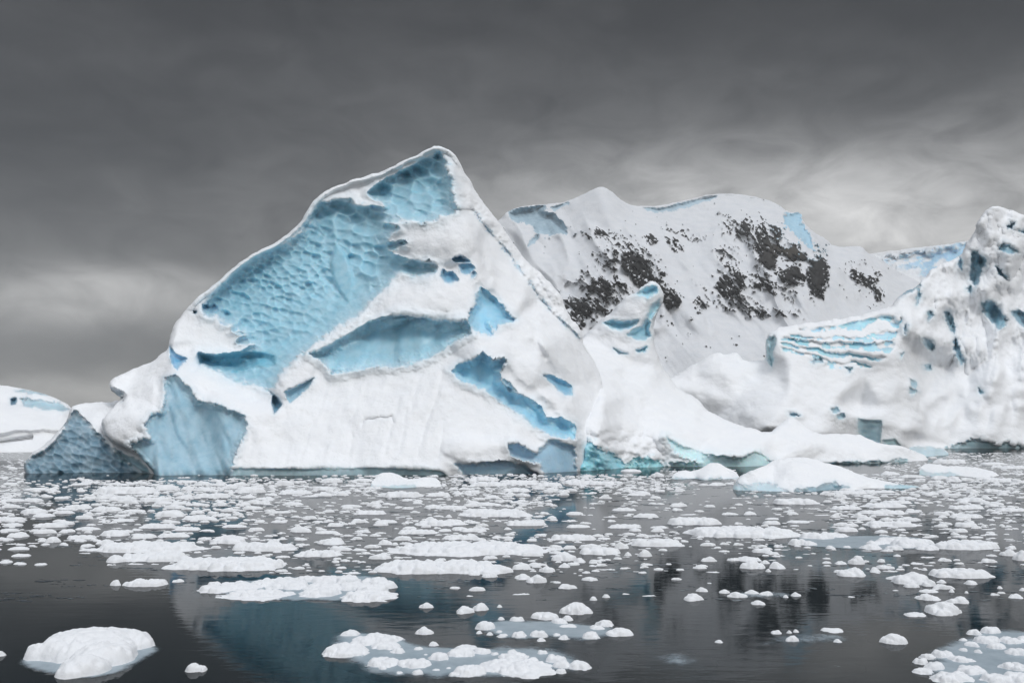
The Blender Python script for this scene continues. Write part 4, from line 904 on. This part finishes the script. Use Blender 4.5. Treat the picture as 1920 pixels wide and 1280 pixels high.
def make_floe(x0, x1, yt, yb, name='ice_floe'):
    global count
    px, w_px = (x0 + x1) / 2, x1 - x0
    T = yb - yt
    asp = w_px / T
    X_, Y_, w, dep, h = ground(px, yb, w_px, yt, 0.5 if asp > 3.5 else 0.66)
    sd_ = 100 + count * 7; rs = np.random.default_rng(sd_)
    res = max(1.6 * Y_ / F, w / 150)
    if asp > 3.2 and w_px > 45:           # slab strewn with snow lumps
        lr = min(max(0.15 * dep, 4.5 / F * Y_), 9.5 / F * Y_)
        nl = int(np.clip(w * dep / (lr * lr) * 0.8, 6, 200))
        L = scatter_lumps(w, dep, nl, lr, h * 0.95, rs=rs)
        V, Q = floe_grid(w, dep, L, h * 0.42, res, sd_)
    elif w_px > 16:
        nl = int(rs.integers(3, 6))
        L = scatter_lumps(w * 0.85, dep * 0.85, nl, 0.33 * min(w, dep * 1.2), h * 0.8, rs=rs)
        if asp < 2.6: L.append((rs.uniform(-.12, .12) * w, 0, 0.42 * min(w, dep * 1.3), h))
        V, Q = floe_grid(w, dep, L, h * 0.72, res, sd_, boxy=2.2)
    else:
        V, Q = floe_grid(w, dep, [(0, 0, 0.4 * w, h)], h * 0.6, res, sd_, boxy=2)
    count += 1
    placed.append((X_, Y_, w / 2, dep / 2))
    if len(Q) == 0: return
    o_ = mesh_from(name if w_px > 26 else 'brash_ice', V, Q, M['snow'])
    o_.location = (X_, Y_, 0)
    lb = near_label(px, (yt + yb) / 2)
    if lb: tag(o_, lb, 'ice floe')
    else:
        a_, g_ = region_label(px, yb); tag(o_, a_, 'ice floe', g_)
    return o_
for k, txt in T_.items():
    ox, oy = strips[k]
    for tok in txt.split():
        a, b_, c, d_ = map(float, tok.split(','))
        make_floe(ox + a / 3, ox + b_ / 3, oy + c / 3, oy + d_ / 3)

# slush sheets with snow clumps on them
def slush_floe(outline, clumps, label, seed, strength=1.0, z=0.006):
    """outline: points of the photograph on the water; clumps: (x0, x1, ytop, ybottom)"""
    pts = np.array([((x - 960) / F * gdist(y), gdist(y)) for x, y in chaikin(outline, 2)])
    c_ = pts.mean(0); e_ = empty('slush_floe', (c_[0], c_[1], 0)); tag(e_, label, 'ice floe')
    lo, hi = pts.min(0) - 0.3, pts.max(0) + 0.3
    res = max((hi[0] - lo[0]) / 130, 0.05)
    X, Y = np.meshgrid(np.arange(lo[0], hi[0], res), np.arange(lo[1], hi[1], res))
    sd = sdpoly(X + 0.16 * fbm(X / .7, Y / .7, seed=seed), Y + 0.2 * fbm(X / .7, Y / .7, seed=seed + 4), pts)
    keep = sd > -0.25
    al = np.clip(0.1 + sd / 0.55, 0, 1) * strength
    Z = z + 0.012 * sstep(sd, 0, 0.4) + 0.01 * fbm(X / .4, Y / .4, seed=seed + 8) * sstep(sd, 0, .4)
    Z = np.maximum(Z, 0.004)
    idx = np.arange(X.size).reshape(X.shape)
    cell = keep[:-1, :-1] & keep[1:, :-1] & keep[:-1, 1:] & keep[1:, 1:]
    Q = np.stack([idx[:-1, :-1], idx[:-1, 1:], idx[1:, 1:], idx[1:, :-1]], -1)[cell]
    u, inv = np.unique(Q, return_inverse=True)
    V = np.stack([X.ravel()[u], Y.ravel()[u], Z.ravel()[u]], 1)
    col = np.zeros((len(u), 4)); col[:, 3] = al.ravel()[u]
    mesh_from('slush_sheet', V, inv.reshape(-1, 4), M['slush'], e_, (c_[0], c_[1], 0), col)
    placed.append((c_[0], c_[1], (hi[0] - lo[0]) / 2, (hi[1] - lo[1]) / 2))
    for k, (x0, x1, yt, yb) in enumerate(clumps):
        X_, Y_, w, dep, h = ground((x0 + x1) / 2, yb, x1 - x0, yt, 0.8)
        rs = np.random.default_rng(seed * 50 + k)
        lr = max(min(0.26 * w, 8 / F * Y_), 0.03)
        L = scatter_lumps(w * .9, dep * .9, int(np.clip(w * dep / lr ** 2 * 0.9, 3, 50)), lr, h, rs=rs, boxy=2.1)
        V, Q = floe_grid(w, dep, L, h * 0.45, max(1.5 * Y_ / F, w / 140), seed * 50 + k, boxy=2.1)
        if len(Q):
            o_ = mesh_from('snow_clump', V, Q, M['snow'], e_); o_.location = (X_ - c_[0], Y_ - c_[1], 0.008)
    return e_
def zc(s_, txt):
    ox, oy = strips[s_]
    return [(ox + a / 3, ox + b / 3, oy + c / 3, oy + d / 3) for a, b, c, d in (map(float, t.split(',')) for t in txt.split())]
slush_floe([(606, 1192), (640, 1184), (745, 1186), (800, 1208), (900, 1212), (1000, 1212), (1080, 1225), (1106, 1238), (1104, 1256), (1000, 1268), (860, 1276), (740, 1270), (650, 1250), (620, 1226)],
  zc('E', '135,400,505,635 245,345,478,520 300,575,478,575 405,570,545,597 515,590,578,617 385,570,630,695 550,745,627,703 640,700,702,733 735,850,550,662 830,1000,575,640 890,1000,567,595 990,1080,577,620 870,1060,650,745 1010,1440,615,745 1120,1300,610,660 1385,1505,590,672 1435,1530,650,700 1520,1640,650,705 735,780,540,570 650,697,572,598 455,500,693,708 848,890,712,742 1180,1235,593,615 1340,1395,585,622 1450,1500,700,725 550,580,715,730 1080,1125,610,627 755,790,700,715 700,720,607,628 830,855,685,705'),
  'largest grey slush sheet with heaps of snow lumps, at the bottom middle', 201)
slush_floe([(880, 1180), (900, 1165), (960, 1160), (1040, 1162), (1100, 1168), (1145, 1172), (1175, 1184), (1160, 1196), (1100, 1201), (1000, 1202), (920, 1198)],
  zc('E', '1000,1105,412,480 1060,1090,483,510 1115,1145,475,500 1118,1170,500,523 1200,1280,477,525 1308,1395,470,525 1345,1385,520,546 1192,1262,405,435 1430,1510,410,452 1602,1690,478,532 1637,1715,455,485 1680,1765,425,462 1480,1560,447,472 1430,1470,500,518 1465,1520,510,536 1122,1155,400,425 1000,1030,485,502'),
  'oval grey slush sheet ringed with small snow lumps, behind and right of the largest one', 202, 0.85)
slush_floe([(1712, 1240), (1735, 1215), (1770, 1205), (1800, 1190), (1830, 1178), (1900, 1178), (1980, 1190), (2050, 1240), (2000, 1300), (1850, 1310), (1740, 1268)],
  zc('F', '1305,1375,625,675 1345,1410,608,645 1360,1475,635,712 1310,1400,695,730 1410,1525,570,645 1500,1640,625,672 1400,1640,690,790 1540,1710,675,740 1585,1660,545,580 1635,1780,500,565 1605,1675,473,510 1680,1785,460,507 1730,1815,550,595 1790,1890,510,565 1825,1925,573,628 1820,1940,620,720 1780,1850,665,705 1880,1990,500,560 1670,1840,710,790 1555,1600,580,605 1640,1685,585,615 1800,1990,690,790 1950,2100,560,700 1560,1600,525,548 1900,1960,700,760'),
  'grey slush sheet thick with snow lumps in the bottom right corner', 203)
slush_floe([(1478, 1012), (1500, 1005), (1590, 1003), (1700, 1004), (1760, 1012), (1755, 1026), (1690, 1032), (1560, 1030), (1500, 1024)],
  zc('C', '600,690,497,545 660,850,470,512 770,930,475,502 680,750,520,548 810,855,540,565 905,940,547,562 1045,1130,517,545 1000,1110,540,570 1075,1300,485,545 1180,1395,480,560 1155,1240,545,572 1220,1300,535,562 1320,1425,540,572 1290,1400,505,540'),
  'pale grey slush sheet with snow heaped at both ends, right of the middle', 204, 0.9)
slush_floe([(372, 1104), (395, 1096), (470, 1086), (560, 1080), (660, 1076), (735, 1082), (742, 1098), (720, 1118), (640, 1128), (540, 1130), (430, 1118)],
  zc('D', '1115,1330,225,275 1175,1260,203,240 1250,1670,250,310 1230,1480,205,262 1400,1700,190,245 1560,1720,185,215') + zc('E', '-170,60,190,260 0,100,172,215 80,250,165,225 30,240,205,270 190,350,155,225 235,540,230,322 220,420,190,265 350,535,160,240 320,500,205,275 0,240,230,300 430,540,195,250'),
  'wide raft of many knobbly snow lumps in front of the broad lumpy floe', 205, 0.9)
slush_floe([(1350, 1110), (1400, 1106), (1500, 1108), (1500, 1122), (1400, 1126), (1350, 1122)], [], 'faint grey slush streak under a string of snow lumps', 206, 0.45)
slush_floe([(1400, 1205), (1440, 1192), (1500, 1185), (1560, 1182), (1620, 1195), (1590, 1208), (1500, 1208), (1430, 1214)], [], 'faint grey slush patch with a few snow lumps, lower right of the middle', 207, 0.5)
slush_floe([(1440, 1268), (1480, 1252), (1560, 1245), (1620, 1254), (1560, 1262), (1490, 1272)], [], 'faint bare slush streak at the bottom edge, right of the middle', 208, 0.42)
slush_floe([(1210, 1232), (1240, 1222), (1300, 1226), (1330, 1240), (1290, 1250), (1230, 1248)], [], 'small mottled patch of bare slush at the bottom, right of the largest sheet', 209, 0.55)

# the big floe at the bottom left
e_ = empty('snow_floe', at(165, 1250, gdist(1240))); e_.location.z = 0
tag(e_, 'largest single snow block, two-lobed with a smooth top, at the bottom left corner', 'ice floe')
slab = [(165, 1212, 92, .26), (120, 1220, 55, .24), (80, 1224, 34, .17), (225, 1205, 60, .20), (255, 1206, 32, .15), (195, 1232, 62, .22), (160, 1250, 48, .19), (135, 1258, 30, .14), (220, 1226, 40, .2), (63, 1219, 14, .12)]
d_c = gdist(1240); cx_, cy_ = (165 - 960) / F * d_c, d_c
Ls = []
for (px, py, rp, hh) in slab:
    # py is where the lump's foot centre stands on the water
    dd = gdist(py + 6); Ls.append(((px - 960) / F * dd - cx_, dd - cy_, rp / F * dd * 0.95, hh * 1.35))
V, Q = floe_grid(3.6, 4.2, Ls, 0.0, 0.022, 900)
mesh_from('snow_block', V, Q, M['snow'], e_)
pl = np.array([(x, y) for x, y in chaikin([(34, 1240), (60, 1226), (130, 1200), (240, 1200), (290, 1210), (302, 1218), (262, 1240), (225, 1262), (150, 1274), (90, 1262), (52, 1254)], 2)])
pw = np.array([((x - 960) / F * gdist(y) - cx_, gdist(y) - cy_) for x, y in pl])
Xg, Yg = np.meshgrid(np.arange(pw[:, 0].min() - .2, pw[:, 0].max() + .2, .03), np.arange(pw[:, 1].min() - .2, pw[:, 1].max() + .2, .03))
sdg = sdpoly(Xg + .05 * fbm(Xg * 3, Yg * 3), Yg, pw); kg = sdg > -.1
ig = np.arange(Xg.size).reshape(Xg.shape); cg = kg[:-1, :-1] & kg[1:, :-1] & kg[:-1, 1:] & kg[1:, 1:]
Qg = np.stack([ig[:-1, :-1], ig[:-1, 1:], ig[1:, 1:], ig[1:, :-1]], -1)[cg]; ug, vg = np.unique(Qg, return_inverse=True)
cgc = np.zeros((len(ug), 4)); cgc[:, 3] = np.clip(0.25 + sdg.ravel()[ug] / 0.3, 0, 0.8)
mesh_from('drowned_ice_shelf', np.stack([Xg.ravel()[ug], Yg.ravel()[ug], np.full(len(ug), 0.006)], 1), vg.reshape(-1, 4), M['slush'], e_, (0, 0, 0), cgc)
placed.append((cx_, cy_, 1.6, 2.0))
for (x0, y0_, w0) in ((760, 925, 70), (1330, 905, 66), (1540, 918, 180), (1800, 893, 80)):
    d = gdist(y0_); placed.append(((x0 - 960) / F * d, d + 3, w0 / F * d, 3.5))

# small copies from a few chunk kinds, then the uncountable rest
protos = []
for k in range(10):
    rs = np.random.default_rng(700 + k)
    w_, d_ = 1.0, rs.uniform(0.6, 0.95); h_ = rs.uniform(0.22, 0.42)
    L = scatter_lumps(w_ * .8, d_ * .8, int(rs.integers(2, 6)), 0.24, h_, rs=rs)
    protos.append(floe_grid(w_, d_, L, h_ * 0.6, 0.05, 700 + k, boxy=2.2))
flatp = []
for k in range(6):
    rs = np.random.default_rng(740 + k)
    L = scatter_lumps(1.9, .9, int(rs.integers(5, 11)), 0.2, 0.16, rs=rs)
    flatp.append(floe_grid(2.0, 1.0, L, 0.08, 0.055, 740 + k, boxy=2.2))
def density(px, py):
    """how much of the water is covered with brash there (0..1), as the photograph shows it"""
    n_ = 0.5 + 0.5 * float(fbm(np.array([px / 120.0]), np.array([py / 26.0]), octaves=3, seed=4)[0])
    if py < 849: return 0.0
    if px < 45 and py < 900: return 0.5
    if px > 1660 and py < 900: return 0.62 if px > 1760 or py > 872 else 0.3
    if 889 <= py < 930 and px > 200: n_ = n_ * 0.5 + 0.5
    if py < 889: return 0.35 if 1240 < px < 1380 and py > 880 else 0.0
    if py < 898: d = 0.10 if px < 600 else (0.45 if px < 1000 else 0.6)
    elif py < 925: d = 0.75
    elif py < 950: d = 0.55
    elif py < 985: d = 0.42
    elif py < 1030: d = 0.28
    elif py < 1075: d = 0.12
    else: d = 0.02
    if 45 < px < 180 and py < 925: d *= 0.35
    if 170 < px < 420 and 885 < py < 900: d *= 0.2
    if 640 < px < 1280 and py < 925: d *= 1.15
    if 1040 < px < 1560 and 918 < py < 1000: d *= 0.25
    if 1280 < px < 1400 and 905 < py: d *= 0.3
    if 450 < px < 1000 and 930 < py < 1000: d *= 0.6
    if px > 1500 and py < 975: d *= 1.1
    if px > 1560 and 975 < py < 1050: d *= 0.6
    if px < 200 and py > 1000: d *= 0.3
    if px < 450 and py > 1060: return 0
    return d * 1.0 * (0.15 + 1.9 * max(n_ - 0.15, 0))
cand = []
rs = np.random.default_rng(77)
PX = np.array([p_[0] for p_ in placed]); PY = np.array([p_[1] for p_ in placed]); PR = np.array([p_[2] for p_ in placed]); PQ = np.array([p_[3] for p_ in placed])
acc = {}
def free(x, y, rx, ry):
    if np.any(((PX - x) / (PR * 0.92 + rx)) ** 2 + ((PY - y) / (PQ * 0.92 + ry)) ** 2 < 1): return False
    key = (int(x // 2), int(y // 2))
    for a in (-1, 0, 1):
        for c in (-1, 0, 1):
            for (x2, y2, r2x, r2y) in acc.get((key[0] + a, key[1] + c), ()):
                if ((x2 - x) / ((rx + r2x) * 0.85)) ** 2 + ((y2 - y) / ((ry + r2y) * 0.85)) ** 2 < 1: return False
    return True
for k in range(40000):
    u = rs.random()
    py = 849 + 270 * u ** 1.6; px = rs.uniform(-40, 1960)
    if rs.random() > density(px, py) * 1.1: continue
    d = gdist(py)
    size = min(0.10 + 0.19 * rs.gamma(1.4, 0.8), 1.6) * (0.75 if py > 1000 else 1.0)
    asp = rs.uniform(0.5, 0.9)
    x = (px - 960) / F * d
    if not free(x, d, size / 2, size * asp / 2): continue
    acc.setdefault((int(x // 2), int(d // 2)), []).append((x, d, size / 2, size * asp / 2))
    cand.append((size / d, x, d, size, asp, px, py, rs.uniform(-0.5, 0.5), rs.random()))
cand.sort(reverse=True)
print('brash candidates', len(cand), 'traced', count)
n_ind = max(0, 292 - count)
pm = [mesh_from('brash_ice', V, Q, M['snow']) for V, Q in protos]
firsts = set()
for j, (ang, x, y, size, asp, px, py, rot, rr_) in enumerate(cand[:n_ind]):
    k = j % len(pm)
    if k in firsts: o_ = pm[k].copy(); scene.collection.objects.link(o_)
    else: o_ = pm[k]; firsts.add(k)
    o_.location = (x, y, 0); o_.scale = (size, size * asp, size * 0.8); o_.rotation_euler = (0, 0, rot)
    a_, g_ = region_label(px, py); tag(o_, a_, 'ice floe', g_)
for k, o_ in enumerate(pm):
    if k not in firsts: bpy.data.objects.remove(o_)
AV, AQ, off = [], [], 0
for (ang, x, y, size, asp, px, py, rot, rr_) in cand[n_ind:]:
    V, Q = protos[int(rr_ * 97) % 10] if rr_ < 0.72 else flatp[int(rr_ * 97) % 6]
    if rr_ >= 0.72: size *= 0.6
    c, s_ = math.cos(rot), math.sin(rot)
    W = np.stack([(V[:, 0] * c - V[:, 1] * s_) * size + x, (V[:, 0] * s_ + V[:, 1] * c) * size * asp + y, V[:, 2] * size * 0.85], 1)
    AV.append(W); AQ.append(Q + off); off += len(V)
br_ = mesh_from('brash_field', np.concatenate(AV), np.concatenate(AQ), M['snow'])
tag(br_, 'dense scatter of tiny white brash ice fragments between the floes', 'brash ice', kind='stuff')
# thin dark skin ice: low flakes lying almost in the surface
AV, AQ, off = [], [], 0
for k in range(2600):
    py = 895 + 230 * rs.random() ** 1.5; px = rs.uniform(-30, 1950)
    if rs.random() > 0.12 + density(px, py): continue
    d = gdist(py); s0 = rs.uniform(0.03, 0.2) * (1 if py < 1000 else 0.55)
    cx0, cy0 = (px - 960) / F * d, d
    for q in range(int(rs.integers(4, 16))):
        x, y = cx0 + rs.normal() * s0 * 3.2, cy0 + rs.normal() * s0 * 1.2
        m_ = int(rs.integers(4, 7)); a0 = rs.random() * 6.3; rr2 = s0 * rs.uniform(.25, 1.0)
        an = a0 + np.arange(m_) / m_ * 6.283; ra = rr2 * rs.uniform(.6, 1.2, m_)
        zt = rs.uniform(.003, .009)
        top = np.stack([x + ra * np.cos(an) * 1.5, y + ra * np.sin(an) * .7, np.full(m_, zt)], 1)
        bot = top.copy(); bot[:, 2] = -0.02
        Vv = np.concatenate([top, bot, [[x, y, zt]]])
        tri = [(2 * m_, i, (i + 1) % m_, (i + 1) % m_) for i in range(m_)]
        for i in range(m_):
            j = (i + 1) % m_; AQ.append((off + i, off + m_ + i, off + m_ + j, off + j))
            AQ.append((off + 2 * m_, off + i, off + j, -1))
        AV.append(Vv); off += len(Vv)
Vall = np.concatenate(AV)
me = bpy.data.meshes.new('skin_ice'); me.from_pydata(Vall.tolist(), [], [tuple(v for v in q if v >= 0) for q in AQ]); me.update()
m, n, p, o = new_mat('skin_ice'); v = n.add('ShaderNodeTexCoord').outputs['Object']
n.l.new(n.mix(n.mapr(n.noise(v, .8, 3), .4, .65), (0.03, 0.04, 0.05, 1), (0.16, 0.19, 0.21, 1)), p.inputs['Base Color']); p.inputs['Roughness'].default_value = 0.4
me.materials.append(m); so = bpy.data.objects.new('skin_ice', me); scene.collection.objects.link(so)
tag(so, 'thin dark flakes of skin ice floating on the water between the floes', 'thin ice', kind='stuff')

# ------------------------------------------------------------------ haze over the far ground
hb = [(x, y, z) for x in (-5100, 5100) for y in (-400, 5100) for z in (-16, 640)]
hz = mesh_from('haze', hb, [(0, 1, 3, 2), (4, 6, 7, 5), (0, 4, 5, 1), (2, 3, 7, 6), (0, 2, 6, 4), (1, 5, 7, 3)], M['snow'])
m = bpy.data.materials.new('haze'); m.use_nodes = True; n = NT(m.node_tree); n.n.clear()
o = n.add('ShaderNodeOutputMaterial'); vp = n.add('ShaderNodeVolumePrincipled')
vp.inputs['Color'].default_value = (0.86, 0.88, 0.90, 1); vp.inputs['Density'].default_value = HAZE
n.l.new(vp.outputs[0], o.inputs['Volume'])
hz.data.materials.clear(); hz.data.materials.append(m)
tag(hz, kind='stuff')
